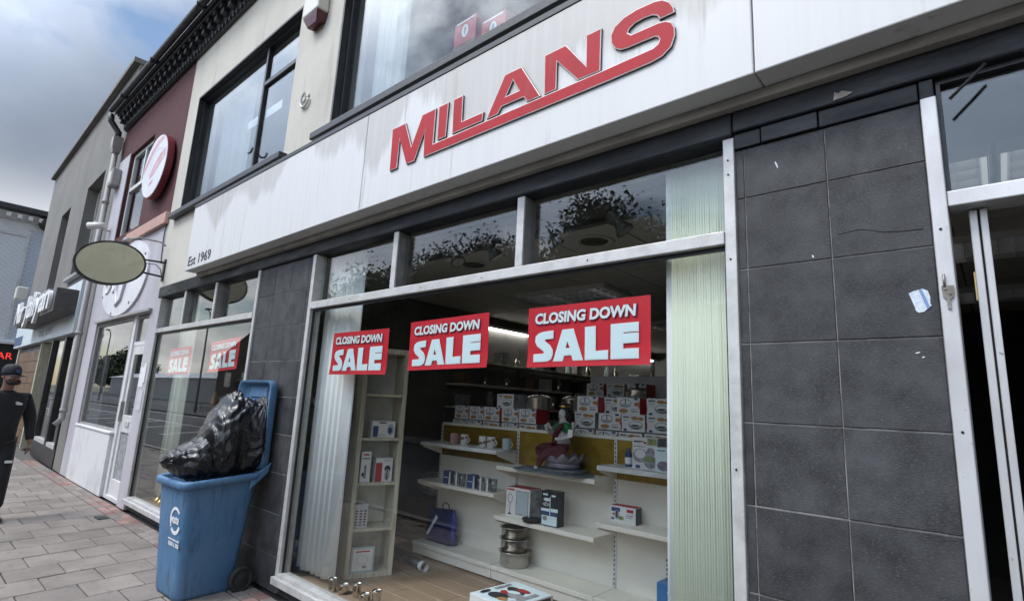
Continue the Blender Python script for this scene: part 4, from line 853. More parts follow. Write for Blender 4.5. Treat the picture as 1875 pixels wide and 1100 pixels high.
# vertical blinds
def blind(x0, x1, y, z0, z1, n, wd, angle, label, mat, lead=None):
    t = thing('vertical_blind', label, 'blind', ((x0 + x1) / 2, y, z0))
    hw = wd / 2; a = MB(); cs = []
    for s_ in range(7): q = -hw + wd * s_ / 6; cs.append((q, .006 * (1 - (q / hw) ** 2)))
    cs2 = [(q, c_ + .0012) for q, c_ in cs][::-1]
    a.loft([[(q, c_, 0) for q, c_ in cs + cs2], [(q, c_, z1 - z0) for q, c_ in cs + cs2]], 0, True, True, True); me = a.mesh('blind_slat', mat)
    rr = random.Random(n)
    for k in range(n):
        xx = x0 + (x1 - x0) * (k + .5) / n; q = piece(me, 'blind_slat', t, (xx, y + rr.uniform(-.006, .006), z0 + rr.uniform(0, .012)), (0, 0, angle + rr.uniform(-.06, .06)))
    if lead:
        lm = MB().loft([[(q * 1.0, c_, 0) for q, c_ in cs + cs2], [(q, c_, z1 - z0) for q, c_ in cs + cs2]], 0, True, True, True).mesh('blind_slat', 'blindpale')
        piece(lm, 'blind_slat', t, (lead[0], lead[1], z0), (0, 0, lead[2]))
    MB().box(x0 - .02, x1 + .02, y - .02, y + .02, z1 + .001, z1 + .03).build('head_rail', 'upvc', t)
    ch = MB(); pts = [(x0 + (x1 - x0) * k / 30, y + .03 * (k % 2), z0 + .02 + .006 * math.sin(k * 2.1)) for k in range(31)]; ch.tube(pts, .003, 5); ch.build('bottom_chain', 'upvc', t)
    return t
blind(-1.165, -.87, .15, .20, 2.87, 25, .085, R(50), 'stacked ribbed pale green vertical blind beside the tiled door column', 'blind', (-1.172, .125, R(14)))
blind(-4.57, -4.09, .185, .19, 2.86, 6, .127, R(28), 'pale vertical blind hanging in front of the limed wood bookcase', 'blindpale')
blind(-8.72, -8.30, .30, .19, 2.86, 5, .127, R(30), 'pale green vertical blind inside the smaller display window', 'blind')
# gondola
go = thing('shelving_gondola', 'long cream steel display shelving run with gold foil upper panels', 'shelving', (-2.9, 1.5, FZ))
GX = [-4.505, -3.435, -2.387, -1.34, -.30]
SH = [(.845, 1.215), (.67, 1.09), (.785, 1.20), (.7, 1.1)]
for i in range(4):
    xa, xb = GX[i], GX[i + 1]
    MB().box(xa + .014, xb - .014, 1.63, 1.65, FZ + .02, 1.385).build('back_panel', 'gondola', go)
    MB().box(xa + .016, xb - .016, 1.622, 1.6295, 1.08, 1.384).build('foil_panel', 'gold', go)
    MB().box(xa + .003, xb - .003, 1.335, 1.628, FZ + .012, .222).build('plinth', 'gondola', go, bevel=.004)
    MB().box(xa + .002, xb - .002, 1.322, 1.626, .225, .265).build('base_shelf', 'gondola', go, bevel=.006)
    for k, z_ in enumerate(SH[i]):
        s_ = MB().box(xa + .008, xb - .008, 1.325, 1.615, z_ - .036, z_).build('shelf', 'gondolaw' if (i, k) in ((0, 1), (2, 1)) else 'gondola', go, bevel=.006)
        br = MB(); 
        for xx in (xa + .012, xb - .022): br.add([(xx, 1.618, z_ - .13), (xx, 1.618, z_ - .037), (xx, 1.36, z_ - .037), (xx, 1.36, z_ - .05)], [(0, 1, 2, 3)]).add([(xx + .004, 1.618, z_ - .13), (xx + .004, 1.618, z_ - .037), (xx + .004, 1.36, z_ - .037), (xx + .004, 1.36, z_ - .05)], [(0, 1, 2, 3)])
        br.build('shelf_bracket', 'gondola', s_)
    MB().box(xa, xb, 1.615, 1.68, 1.386, 1.412).build('top_rail', 'gondola', go, bevel=.004)
    MB().box(xa, xb, 1.69, 2.1, 1.28, 1.312).build('rear_shelf', 'gondola', go)
for i in range(5):
    p_ = MB().box(GX[i] - .013, GX[i] + .013, 1.620, 1.66, FZ + .02, 1.385).build('post', 'gondolaw', go)
    sl2 = MB()
    for k in range(32): zz = .29 + k * .034; sl2.box(GX[i] - .004, GX[i] + .004, 1.6185, 1.6205, zz, zz + .018)
    sl2.build('slot_strip', 'slot', p_)
# printed boxes
def ring(cx, cy_, rx, ry, w_): return [ell(cx, cy_, rx, ry, 20), ell(cx, cy_, rx - w_, ry - w_, 20)]
def rect(a, b, c_, d_): return [[(a, b), (c_, b), (c_, d_), (a, d_)]]
def printed_box(dims, prints, mats, side=None, top=None):
    """mesh of a carton standing on z=0, front face at y=0 looking to -y; prints are (material index, loops in front-face units)"""
    W_, D_, H_ = dims; a = MB()
    a.box(0, W_, 0, D_, 0, H_, 0)
    if side is not None: a.box(W_, W_ + .0015, .002, D_ - .002, .002, H_ - .002, side)
    if top is not None: a.box(.002, W_ - .002, .002, D_ - .002, H_, H_ + .0012, top)
    for k, (mi, lp) in enumerate(prints):
        a.prism([[(u * W_, v * H_) for u, v in l] for l in lp], lambda u, v, d: (u, -.0008 - .0004 * k - d, v), .0003, mi)
    return a.mesh('carton', mats)
BM = ['boxwhite', 'boxgrey', 'boxblue', 'boxorange', 'boxred', 'boxblack', 'boxgreen']
potA = [(1, [ell(.62, .38, .30, .26)]), (0, [ell(.62, .44, .25, .15)]), (5, [ell(.60, .36, .17, .055)]), (5, [ell(.62, .20, .10, .03)]), (3, [ell(.58, .80, .16, .11)]), (3, [ell(.83, .78, .12, .10)]), (2, rect(.10, .02, .24, .15)), (1, rect(.08, .80, .34, .88)), (1, rect(.08, .64, .30, .68)), (4, rect(.0, .18, .03, .55))]
potB = [(1, [ell(.38, .66, .26, .27)]), (0, [ell(.38, .68, .21, .20)]), (5, rect(.36, .60, .40, .92)), (1, [ell(.38, .52, .24, .10)]), (3, [ell(.30, .20, .20, .13)]), (3, [ell(.86, .62, .10, .12)]), (2, rect(.76, .87, .92, .99)), (1, rect(.60, .30, .90, .34)), (1, rect(.62, .14, .92, .22)), (4, rect(.96, .35, 1.0, .8))]
cA = printed_box((.215, .2, .134), potA, BM, 1); cB = printed_box((.215, .2, .134), potB, BM, 4)
brand = fit_text(text_mesh('SENOU', .03, .0003, .0006, mat='darktext'), .055, .014)
def carton(me, loc, label, rot=0.0, name='cookware_box', cat='box', group='cookware boxes on the shelving', tx=None):
    o = bpy.data.objects.new(name, me); col.objects.link(o); o.location = loc; o.rotation_euler = (0, 0, rot); WL[o.name] = Vector(loc); tag(o, label, cat, group)
    if tx:
        q = bpy.data.objects.new('lettering', brand); col.objects.link(q); q.parent = o; q.location = tx; q.rotation_euler = FRONT
    return o
rb = random.Random(4)
rows = [('lower', 1.4585, [(-4.42, 'B'), (-4.198, 'B'), (-3.978, 'B'), (-3.75, 'B'), (-3.52, 'B')]), ('bottom', 1.313, [(-4.45, 'B'), (-4.22, 'B'), (-3.99, 'A'), (-3.745, 'B'), (-3.51, 'A')])]
for nm, zz, ls in rows:
    for k, (xx, ty) in enumerate(ls):
        carton(cB if ty == 'B' else cA, (xx, 1.70 + rb.uniform(0, .02), zz), '%s cookware box from the bookcase end in the %s left row' % (ORD[k], nm), rb.uniform(-.04, .04), tx=(.02, -.004, .107) if ty == 'A' else None)
carton(cA, (-3.815, 1.71, 1.5945), 'single cookware box standing on top of the left row beside a pan', .02, tx=(.02, -.004, .107))
rows = [('upper', 1.5945, [(-2.835, 'B'), (-2.62, 'A'), (-2.435, 'B'), (-2.158, 'A'), (-1.935, 'B')]), ('lower', 1.4585, [(-2.86, 'A'), (-2.615, 'B'), (-2.388, 'A'), (-2.16, 'A'), (-1.93, 'A')]), ('bottom', 1.313, [(-2.87, 'B'), (-2.64, 'B'), (-2.41, 'A'), (-2.18, 'A'), (-1.95, 'B')])]
for nm, zz, ls in rows:
    for k, (xx, ty) in enumerate(ls):
        carton(cB if ty == 'B' else cA, (xx, (1.70 if (nm, k) != ('upper', 1) else 1.80) + rb.uniform(0, .015), zz), '%s cookware box from the statue in the %s right row' % (ORD[k], nm), rb.uniform(-.03, .03), tx=(.02, -.004, .107) if ty == 'A' else None)
for k, (xx, zz, ty) in enumerate(((-3.52, 1.6305, 'A'), (-3.28, 1.6305, 'B'), (-3.04, 1.6305, 'A'), (-2.80, 1.6305, 'B'), (-3.40, 1.7655, 'B'), (-3.15, 1.7655, 'A'), (-2.90, 1.7655, 'B'))):
    carton(cB if ty == 'B' else cA, (xx, 2.70, zz), '%s dim cookware box on the rear shelving behind the pans' % ORD[k], 0, tx=None)
# lidded pans on the boxes
def pan(loc, r_, h_, label):
    t = thing('lidded_pan', label, 'pan', loc, 0, 'steel pans on the boxes')
    MB().lathe([(r_ * .94, 0), (r_, .006), (r_, h_), (r_ * 1.05, h_ + .004), (r_ * 1.05, h_ + .008), (r_ * .97, h_ + .008)], (0, 0, 0), 32).build('body', 'steel', t, local=True)
    MB().lathe([(r_ * 1.0, h_ + .009), (r_ * .96, h_ + .014), (r_ * .6, h_ + .032), (r_ * .2, h_ + .04)], (0, 0, 0), 32).build('lid', 'steel', t, local=True)
    MB().lathe([(.01, h_ + .04), (.012, h_ + .055), (.02, h_ + .06), (.02, h_ + .066), (.004, h_ + .07)], (0, 0, 0), 14).build('knob', 'boxblack', t, local=True)
pan((-3.36, 1.82, 1.5945), .125, .10, 'lidded steel pan between the single box and the statue head'); pan((-2.99, 1.86, 1.5945), .10, .10, 'lidded steel pan half hidden behind the statue'); pan((-2.31, 1.83, 1.7295), .095, .055, 'lidded steel pan on top of the right box stack')
# mugs
def mug(loc, mat, rot, label, spots=None):
    t = thing('mug', label, 'mug', loc, rot, 'mugs on the white shelf')
    b = MB(); b.lathe([(.036, 0), (.04, .004), (.041, .1), (.0405, .103), (.037, .1), (.035, .01)], (0, 0, 0), 24)
    if spots:
        rr = random.Random(spots)
        for k in range(16):
            a_ = k * 2.4; zz = .016 + (k * .37 % 1) * .072; r_ = rr.uniform(.008, .013)
            b.loft([[(.0413 * math.cos(a_ + (q[0]) / .041), .0413 * math.sin(a_ + (q[0]) / .041), zz + q[1]) for q in ell(0, 0, rr2, rr2, 10)] for rr2 in (r_, r_ * .45)], 1, False, True, False)
    b.build('body', [mat, 'mugspot'], t, local=True)
    MB().tube([(.039 + .028 * math.sin(math.pi * k / 10), 0, .082 - .062 * k / 10) for k in range(11)], .005, 8).build('handle', mat, t, local=True)
for xx, mt_, rot_, sp_, lb in ((-4.155, 'mugpink', .2, None, 'pink mug at the bookcase end of the white shelf'), (-4.005, 'mugwhite', .1, 3, 'spotted mug standing next to the pink mug'), (-3.748, 'mugwhite', 2.4, 5, 'ring patterned mug in the middle of the white shelf'), (-3.64, 'mugwhite', .1, 9, 'dark spotted mug beside the ring patterned mug'), (-3.445, 'mugblue', .1, None, 'plain pale blue mug at the end of the white shelf')):
    mug((xx, 1.47, 1.2155), mt_, rot_, lb, sp_)
# glassware on the lower left shelf
gb = printed_box((.078, .08, .118), [(1, rect(.1, .47, .9, .53))], ['boxblue', 'boxwhite'])
for xx, lb in ((-4.165, 'navy glassware carton at the bookcase end of the glass row'), (-3.83, 'navy glassware carton in the middle of the glass row')): carton(gb, (xx, 1.37, .8455), lb, 0, 'glassware_carton', 'carton', 'glassware cartons')
for k, xx in enumerate((-4.02, -3.925, -3.69, -3.60, -3.515)):
    t = thing('tumbler_glass', '%s clear tumbler with white card divider from the bookcase' % ORD[k], 'glass', (xx, 1.40, .8455), 0, 'clear tumblers in the glass row')
    MB().lathe([(.028, 0), (.036, .112), (.0345, .112), (.027, .006)], (0, 0, 0), 20).build('glass', 'clear', t, local=True)
    MB().loft([[(-.062, -.034, 0), (-.037, -.034, 0), (-.037, -.030, 0), (-.062, -.030, 0)], [(-.055, -.034, .115), (-.044, -.034, .115), (-.044, -.030, .115), (-.055, -.030, .115)]], 0, sm=False).build('card_divider', 'boxwhite', t, local=True)
# wine glass box, black box, skillet
wg = [(1, rect(.42, .10, .95, .92)), (2, rect(.46, .14, .91, .88)), (5, ring(.18, .62, .10, .17, .02)), (5, rect(.17, .14, .19, .46)), (5, [[(.08, .08), (.28, .08), (.20, .14), (.16, .14)]]), (4, rect(.03, .9, .36, .95))]
carton(printed_box((.26, .16, .245), wg, ['boxwhite', 'boxgrey', 'mugblue', 'boxorange', 'boxred', 'boxblack', 'boxgreen'], 1, 4), (-3.355, 1.40, .6705), 'white wine glass box with clear window and red top', .05, 'wine_glass_box', 'box', None)
bk = [(1, rect(.05, .03, .95, .30)), (1, rect(.0, .42, .52, .50)), (1, rect(.58, .42, 1, .52)), (2, rect(.05, .33, .95, .42)), (1, rect(.52, .30, .56, .85)), (3, [ell(.3, .62, .22, .06)]), (1, rect(.1, .88, .4, .93)), (1, rect(.62, .86, .86, .91)), (3, [ell(.25, .22, .14, .07)]), (1, [ell(.35, .76, .2, .05)])]
carton(printed_box((.165, .095, .27), bk, ['boxblack', 'posterwhite', 'boxblue', 'boxgrey']), (-2.93, 1.36, .6705), 'tall black and white printed appliance box beside the skillet', .06, 'appliance_box', 'box', None)
sk = thing('skillet', 'small black cast iron skillet in front of the wine glass box', 'skillet', (-3.035, 1.375, .6705))
MB().lathe([(.05, 0), (.075, .004), (.082, .024), (.086, .026), (.084, .03), (.074, .022), (.05, .01)], (0, 0, 0), 28).build('pan', 'cast', sk, local=True); MB().tube([(.08, .0, .02), (.12, .01, .022), (.16, .02, .02)], [.008, .006, .009], 8).build('handle', 'cast', sk, local=True)
cbx = [(2, rect(.06, .66, .40, .9)), (1, [ell(.28, .48, .10, .28)]), (5, rect(.25, .3, .31, .72)), (6, [ell(.44, .30, .12, .12)]), (4, rect(.66, .7, .92, .88)), (2, [ell(.12, .22, .06, .08)]), (1, rect(.62, .48, .92, .54)), (1, rect(.62, .36, .88, .40)), (4, [ell(.15, .5, .05, .06)])]
carton(printed_box((.215, .10, .12), cbx, BM, 5, 4), (-2.335, 1.46, .7855), 'white printed food mixer box with dark red top on its own shelf', .04, 'mixer_box', 'box', None)
bb2 = [(1, [ell(.62, .22, .34, .26)]), (1, rect(.3, .72, .8, .77))]
carton(printed_box((.26, .2, .2), bb2, ['brightblue', 'posterwhite']), (-1.905, 1.38, .2655), 'bright blue box on the base shelf by the ribbed blind', .0, 'blue_box', 'box', None)
ur = thing('coiled_trivet', 'black coiled wire item standing on the bright blue box', 'ornament', (-1.79, 1.47, .4665))
for k in range(5): MB().tube([(.07 * math.cos(q * .52), .07 * math.sin(q * .52), .014 + k * .03 + .008 * math.sin(q * 1.04)) for q in range(13)], .011, 8).build('coil', 'cast' if k % 2 == 0 else 'rust', ur, local=True)
sb_ = [(1, [ell(.32, .42, .30, .22)]), (0, [ell(.32, .48, .22, .14)]), (1, [ell(.74, .24, .26, .20)]), (6, [ell(.70, .34, .24, .10)]), (1, [ell(.74, .54, .16, .16)]), (2, rect(.14, .02, .32, .12)), (5, rect(.06, .86, .46, .89)), (6, rect(.62, .78, .98, .98)), (1, rect(.06, .70, .5, .73)), (4, [ell(.52, .84, .05, .04)])]
carton(printed_box((.205, .15, .228), sb_, BM, 1), (-2.135, 1.44, 1.2005), 'large cookware box with pans printed on it on the upper right shelf', 0, tx=(.015, -.005, .19))
pb = [(1, [ell(.5, .25, .4, .2)]), (2, rect(.75, .5, 1, .8)), (3, rect(.72, .42, 1, .52)), (1, rect(.1, .85, .6, .9))]
carton(printed_box((.13, .12, .17), pb, ['posterwhite', 'lotus', 'boxblue', 'boxgreen']), (-1.925, 1.40, 1.2005), 'pale lilac box standing in front of the large cookware box', 0, 'lilac_box', 'box', None)
jb = thing('bottle', 'small dark bottle with white label beside the large cookware box', 'bottle', (-2.20, 1.50, 1.2005)); MB().lathe([(.026, 0), (.028, .004), (.028, .09), (.012, .12), (.012, .14)], (0, 0, 0), 16).build('body', 'boxblue', jb, local=True); MB().lathe([(.0285, .02), (.0285, .07)], (0, 0, 0), 16, 0, False, False).build('label', 'paper', jb, local=True)
# pot stack
for k, (r_, z_, h_, lb) in enumerate(((.128, .2655, .115, 'bottom and widest steel pot of the stack of three'), (.120, .387, .095, 'middle steel pot of the stack of three'), (.112, .488, .085, 'top steel pot of the stack of three under the shelf'))):
    o = MB().lathe([(r_ * .95, 0), (r_, .01), (r_, h_), (r_ * 1.14, h_ + .003), (r_ * 1.14, h_ + .008), (r_ * .97, h_ + .006), (r_ * .94, .012)], (-3.29 - .008 * k, 1.475, z_), 40).build('steel_pot', 'steel'); tag(o, lb, 'pot', 'stacked steel pots')
# statue
def skin(name, vs, es, mat, parent, sub=2, root=0):
    me = bpy.data.meshes.new(name); me.from_pydata([v[:3] for v in vs], es, []); o = bpy.data.objects.new(name, me); col.objects.link(o); o.parent = parent
    me.materials.append(M[mat]); mo = o.modifiers.new('skin', 'SKIN'); mo.use_smooth_shade = True
    for i, v in enumerate(vs):
        r_ = v[3]; me.skin_vertices[0].data[i].radius = (r_, v[4] if len(v) > 4 else r_); me.skin_vertices[0].data[i].use_root = (i == root)
    sb = o.modifiers.new('sub', 'SUBSURF'); sb.levels = sub; sb.render_levels = sub; return o
sta = thing('statue', 'painted statue of a seated figure in maroon and green robes on a lotus', 'statue', (-2.79, 1.45, 1.128), R(-18))
MB().lathe([(.10, 0), (.15, .01), (.14, .05), (.10, .075), (.12, .09)], (0, 0, 0), 24).build('pedestal', 'lotus', sta, local=True)
for k in range(10):
    a_ = 2 * math.pi * k / 10; pt = MB(); rows_ = []
    for j in range(6):
        v_ = j / 5; rr_ = .105 + .075 * math.sin(v_ * 1.7); wd_ = .055 * math.sin(math.pi * (.12 + .86 * v_)) + .002
        rows_.append([(rr_ * math.cos(a_) - q * wd_ * math.sin(a_) - .012 * q * q * math.cos(a_), rr_ * math.sin(a_) + q * wd_ * math.cos(a_) - .012 * q * q * math.sin(a_), .01 + .115 * v_) for q in (-1, -.5, 0, .5, 1)])
    pt.loft(rows_, 0, False, False, True, False); o = pt.build('petal', 'lotus', sta, local=True); so_ = o.modifiers.new('solid', 'SOLIDIFY'); so_.thickness = .006
skin('body', [(0, 0, .16, .075), (0, .0, .23, .058), (0, 0, .31, .062, .05), (0, 0, .355, .045), (0, -.005, .385, .024), (0, -.012, .42, .040, .044), (0, -.01, .455, .042), (0, -.005, .485, .026),
     (-.075, 0, .345, .026), (-.115, -.03, .265, .020), (-.10, -.10, .30, .015), (-.10, -.115, .35, .017), (.075, 0, .345, .026), (.115, -.02, .26, .020), (.06, -.09, .235, .015), (.03, -.11, .24, .014),
     (.125, .01, .30, .015), (.165, -.02, .33, .014), (.165, -.03, .385, .016), (-.14, -.03, .31, .014), (-.165, -.06, .36, .014)],
     [(0, 1), (1, 2), (2, 3), (3, 4), (4, 5), (5, 6), (6, 7), (3, 8), (8, 9), (9, 10), (10, 11), (3, 12), (12, 13), (13, 14), (14, 15), (12, 16), (16, 17), (17, 18), (8, 19), (19, 20)], 'skinpale', sta)
skin('robe', [(0, 0, .145, .088), (0, 0, .2, .07), (-.10, -.09, .155, .052), (-.17, -.15, .135, .036), (-.06, -.17, .10, .030), (.10, -.08, .15, .052), (.02, -.18, .14, .042), (-.03, -.21, .06, .026), (-.045, -.215, .0, .02)], [(0, 1), (0, 2), (2, 3), (3, 4), (0, 5), (5, 6), (6, 7), (7, 8)], 'maroon', sta)
skin('blouse', [(0, 0, .26, .062, .052), (0, 0, .31, .067, .056), (0, 0, .35, .050, .044), (.078, 0, .345, .042), (.112, -.012, .275, .037), (-.078, 0, .345, .042), (-.11, -.018, .28, .036)], [(0, 1), (1, 2), (2, 3), (3, 4), (2, 5), (5, 6)], 'green', sta)
skin('sash', [(.055, -.045, .36, .018), (.02, -.062, .32, .026), (-.03, -.062, .27, .028), (-.05, -.05, .22, .026), (-.02, -.08, .19, .03)], [(0, 1), (1, 2), (2, 3), (3, 4)], 'maroon', sta)
skin('hair', [(0, -.002, .482, .049), (0, .022, .445, .050), (.0, .036, .385, .046), (.015, .044, .32, .036), (0, .008, .535, .032)], [(0, 1), (1, 2), (2, 3), (0, 4)], 'hairdark', sta)
MB().lathe([(.046, .495), (.05, .505), (.044, .515)], (0, 0, 0), 20).build('headband', 'brass', sta, local=True)
MB().lathe([(.055, .352), (.05, .346), (.046, .352)], (0, -.004, 0), 20).build('necklace', 'brass', sta, local=True)
skin('feet', [(-.045, -.215, .01, .015), (-.055, -.25, -.002, .013)], [(0, 1)], 'skinpale', sta)
for s_ in (-1, 1): MB().lathe([(.001, -.004), (.005, 0), (.001, .004)], (s_ * .017, -.053, .428), 8).build('eye', 'boxblack', sta, local=True)
skin('nose', [(0, -.05, .425, .007), (0, -.058, .412, .008)], [(0, 1)], 'skinpale', sta, 1)
MB().box(-.006, .006, -.054, -.050, .3975, .4005).build('lips', 'boxred', sta, local=True)
MB().obox((.16, -.05, .29), (.022, .001, .03), .3).build('price_tag', 'paper', sta, local=True)
sl3 = thing('stone_slabs', 'uneven grey blue slate slabs under the statue', 'slab', (-2.83, 1.38, 1.0905))
for k, (cx_, cy2, hx_, hy_, rz_) in enumerate(((0, 0, .36, .155, .05), (-.03, .01, .30, .14, -.12), (.05, .02, .22, .12, .2))):
    rr = random.Random(k); lp = [(cx_ + hx_ * (1 + rr.uniform(-.08, .06)) * math.cos(a_) * 1.15 if abs(math.cos(a_)) < .8 else cx_ + hx_ * math.copysign(1, math.cos(a_)) * (1 + rr.uniform(-.08, .03)), cy2 + hy_ * math.copysign(min(1, abs(math.sin(a_)) * 1.3), math.sin(a_)) * (1 + rr.uniform(-.1, .05))) for a_ in [2 * math.pi * q / 16 for q in range(16)]]
    MB().prism([lp], lambda u, v, d: (u * math.cos(rz_) - v * math.sin(rz_), u * math.sin(rz_) + v * math.cos(rz_), .0125 * k + d), .012).build('slab', 'slate', sl3, local=True)
# blue foil bag
fb_ = thing('gift_bag', 'shiny blue foil gift bag on the base shelf', 'bag', (-4.28, 1.5, .2655))
a = MB(); rr = random.Random(8); lp = []
for k in range(9):
    v_ = k / 8; hw_ = .215 - .035 * v_; hd = .055 * (1 - v_ * .75); row_ = []
    for q in range(28):
        t_ = 2 * math.pi * q / 28; c_, s_ = math.cos(t_), math.sin(t_); row_.append((math.copysign(abs(c_) ** .35, c_) * hw_ + .012 * noise.noise((c_ * 2, s_ * 2, v_ * 4)), math.copysign(abs(s_) ** .6, s_) * hd + .02 * noise.noise((c_ * 3 + 5, s_ * 3, v_ * 5)), v_ * .31 + (.015 * math.sin(3 * c_) if k == 8 else 0)))
    lp.append(row_)
a.loft(lp, 0, True, False); a.build('body', 'bluefoil', fb_, local=True); MB().tube([(.02, -.02, .30), (.03, -.03, .36), (.07, -.03, .385), (.11, -.02, .36), (.115, -.015, .30)], .006, 6).build('handle', 'boxblack', fb_, local=True)
MB().prism([[(-.14, .06), (-.11, .06), (.02, .24), (-.01, .26)]], lambda u, v, d: (u, -.075 - d, v), .001).build('print', 'posterwhite', fb_, local=True)
# rolled tube, tumblers, printed box on the floor
rt_ = thing('rolled_tube', 'black rolled mat on the floor with white open end', 'roll', (-4.24, 1.08, FZ)); ax_ = Vector((.577, -.118, 0)).normalized(); p0 = Vector((-4.55, 1.145, FZ + .046)); p1 = Vector((-3.99, 1.03, FZ + .046))
MB().cyl(p0, p1, .045, n=20).build('wrap', 'boxblack', rt_); MB().tube([p1, p1 + ax_ * .05], [.043, .043], 20, 0, False).tube([p1 + ax_ * .05, p1], [.034, .034], 20, 0, False).build('core', 'paper', rt_)
CUPS = [(-4.016, .165, .034, .095, 'steel beaker nearest the blind in the row on the window floor'), (-3.925, .205, .042, .065, 'squat steel cup between two beakers on the window floor'), (-3.79, .235, .035, .095, 'steel beaker right of the squat cup on the window floor'), (-3.655, .215, .040, .06, 'squat steel cup at the very front of the window floor'), (-3.585, .27, .036, .09, 'steel beaker at the end of the row on the window floor')]
for cx_, cy2, r_, h_, lb in CUPS:
    o = MB().lathe([(r_ * .7, 0), (r_ * .8, .004), (r_ * (1.12 if h_ < .07 else .92), h_ * .5), (r_, h_ * .93), (r_ * 1.06, h_), (r_ * .99, h_), (r_ * .9, h_ * .9), (r_ * .8, h_ * .5), (r_ * .7, .008)], (cx_, cy2, FZ), 28).build('steel_beaker', 'steel'); tag(o, lb, 'beaker', 'steel beakers on the window floor')
bp = thing('printed_floor_box', 'large white box with a colour photo on top on the window floor', 'box', (-2.66, .72, FZ), R(-4))
MB().box(-.19, .19, -.22, .22, 0, .20).build('carton', 'boxwhite', bp, local=True, bevel=.004)
tp = lambda z_: (lambda u, v, d: (u, v, z_ + d)); rr = random.Random(21)
MB().prism([rect(-.18, -.21, .18, .21)[0]], tp(.2), .0008).build('print', 'posterwhite', bp, local=True)
for k, (u_, v_, ru, rv_, mt_) in enumerate(((-.02, .06, .10, .05, 'boxblack'), (.03, -.02, .09, .06, 'boxgrey'), (-.03, -.10, .08, .06, 'boxblack'), (.02, .10, .06, .03, 'boxred'), (-.05, -.02, .04, .03, 'boxred'), (.04, -.13, .04, .03, 'boxorange'), (.0, .02, .05, .03, 'posterwhite'), (.13, .02, .02, .10, 'boxgrey'), (-.14, .05, .015, .08, 'boxgrey'), (-.14, -.12, .02, .05, 'boxblack'), (.13, -.14, .02, .04, 'boxred'))):
    MB().prism([ell(u_, v_, ru, rv_, 14, 0, rr.uniform(-.5, .5)) if mt_ != 'boxgrey' or ru > .05 else rect(u_ - ru, v_ - rv_, u_ + ru, v_ + rv_)[0]], tp(.2012 + .0006 * k), .0003).build('print', mt_, bp, local=True)
MB().box(.191, .1925, .05, .19, .06, .19).box(-.17, -.12, -.2215, -.2202, .12, .15).build('print', 'boxblack', bp, local=True)
# bookcase
bc = thing('bookcase', 'tall narrow limed wood bookcase with open shelves behind the blind', 'bookcase', (-4.131, .572, FZ), R(70.3))
W2, DP, HT = .2035, .28, 1.93
MB().box(-W2, -W2 + .038, 0, DP, 0, HT).build('side_panel', 'pine', bc, local=True, bevel=.003); MB().box(W2 - .038, W2, 0, DP, 0, HT).build('side_panel', 'pine', bc, local=True, bevel=.003)
MB().box(-W2 + .039, W2 - .039, .001, DP, HT - .045, HT - .001).build('top_panel', 'pine', bc, local=True); MB().box(-W2 + .039, W2 - .039, DP - .015, DP, 0, HT - .046).build('back_panel', 'pinein', bc, local=True)
MB().box(-W2 + .039, W2 - .039, .001, DP - .016, 0, .035).build('plinth', 'pine', bc, local=True)
for z_ in (.39, .765, 1.14, 1.52): MB().box(-W2 + .039, W2 - .039, .004, DP - .016, z_ - .022, z_).build('shelf', 'pine', bc, local=True)
lc = Matrix.Rotation(R(70.3), 3, 'Z')
def inbc(x_, y_, z_): return Vector((-4.131, .572, FZ)) + lc @ Vector((x_, y_, z_))
pr1 = [(1, rect(.05, .05, .28, .7)), (2, [ell(.8, .5, .14, .34)]), (1, [ell(.78, .45, .09, .2)]), (3, rect(.30, .86, .6, .94)), (4, [ell(.45, .15, .2, .12)])]
carton(printed_box((.21, .14, .145), pr1, ['boxwhite', 'boxblue', 'mugblue', 'boxblack', 'faded']), inbc(-.08, .03, 1.1405), 'blue and white appliance box on the second shelf of the bookcase', R(70.3), 'appliance_box', 'box', 'boxes in the bookcase')
pr2 = [(1, rect(.35, .12, .6, .55)), (2, rect(.2, .88, .75, .93)), (3, rect(.15, .76, .85, .79)), (3, [ell(.25, .25, .13, .07)])]
carton(printed_box((.085, .09, .255), pr2, ['boxwhite', 'lotus', 'boxred', 'boxblack']), inbc(-.145, .03, .7655), 'tall slim white box on the middle shelf of the bookcase', R(70.3), 'slim_box', 'box', 'boxes in the bookcase')
pr3 = [(1, rect(.0, .0, .38, .8)), (2, [ell(.70, .55, .18, .14)]), (3, [ell(.7, .3, .16, .24)]), (2, rect(.66, .1, .72, .5)), (4, rect(.45, .86, .9, .94))]
carton(printed_box((.15, .12, .20), pr3, ['boxwhite', 'boxred', 'boxblack', 'boxgrey', 'faded']), inbc(-.01, .04, .7655), 'white and red blender box on the middle shelf of the bookcase', R(70.3), 'blender_box', 'box', 'boxes in the bookcase')
pr4 = [(1, [ell(.2 + .3 * (k % 3), .12 + .12 * (k // 3) * 1.0, .10, .035)]) for k in range(18)]
carton(printed_box((.12, .15, .19), pr4, ['faded', 'boxblack']), inbc(-.16, .05, .3905), 'patterned grey carton on the fourth shelf of the bookcase', R(70.3), 'patterned_carton', 'box', 'boxes in the bookcase')
pr5 = [(1, rect(.08, .08, .92, .92)), (2, ring(.5, .5, .25, .2, .03)), (3, rect(.2, .8, .8, .86)), (4, [ell(.6, .22, .1, .06)])]
carton(printed_box((.20, .05, .20), pr5, ['mugblue', 'boxwhite', 'faded', 'boxred', 'boxgrey']), inbc(-.155, .03, .0355), 'white box with pale blue border on the bottom of the bookcase', R(70.3), 'bordered_box', 'box', 'boxes in the bookcase')
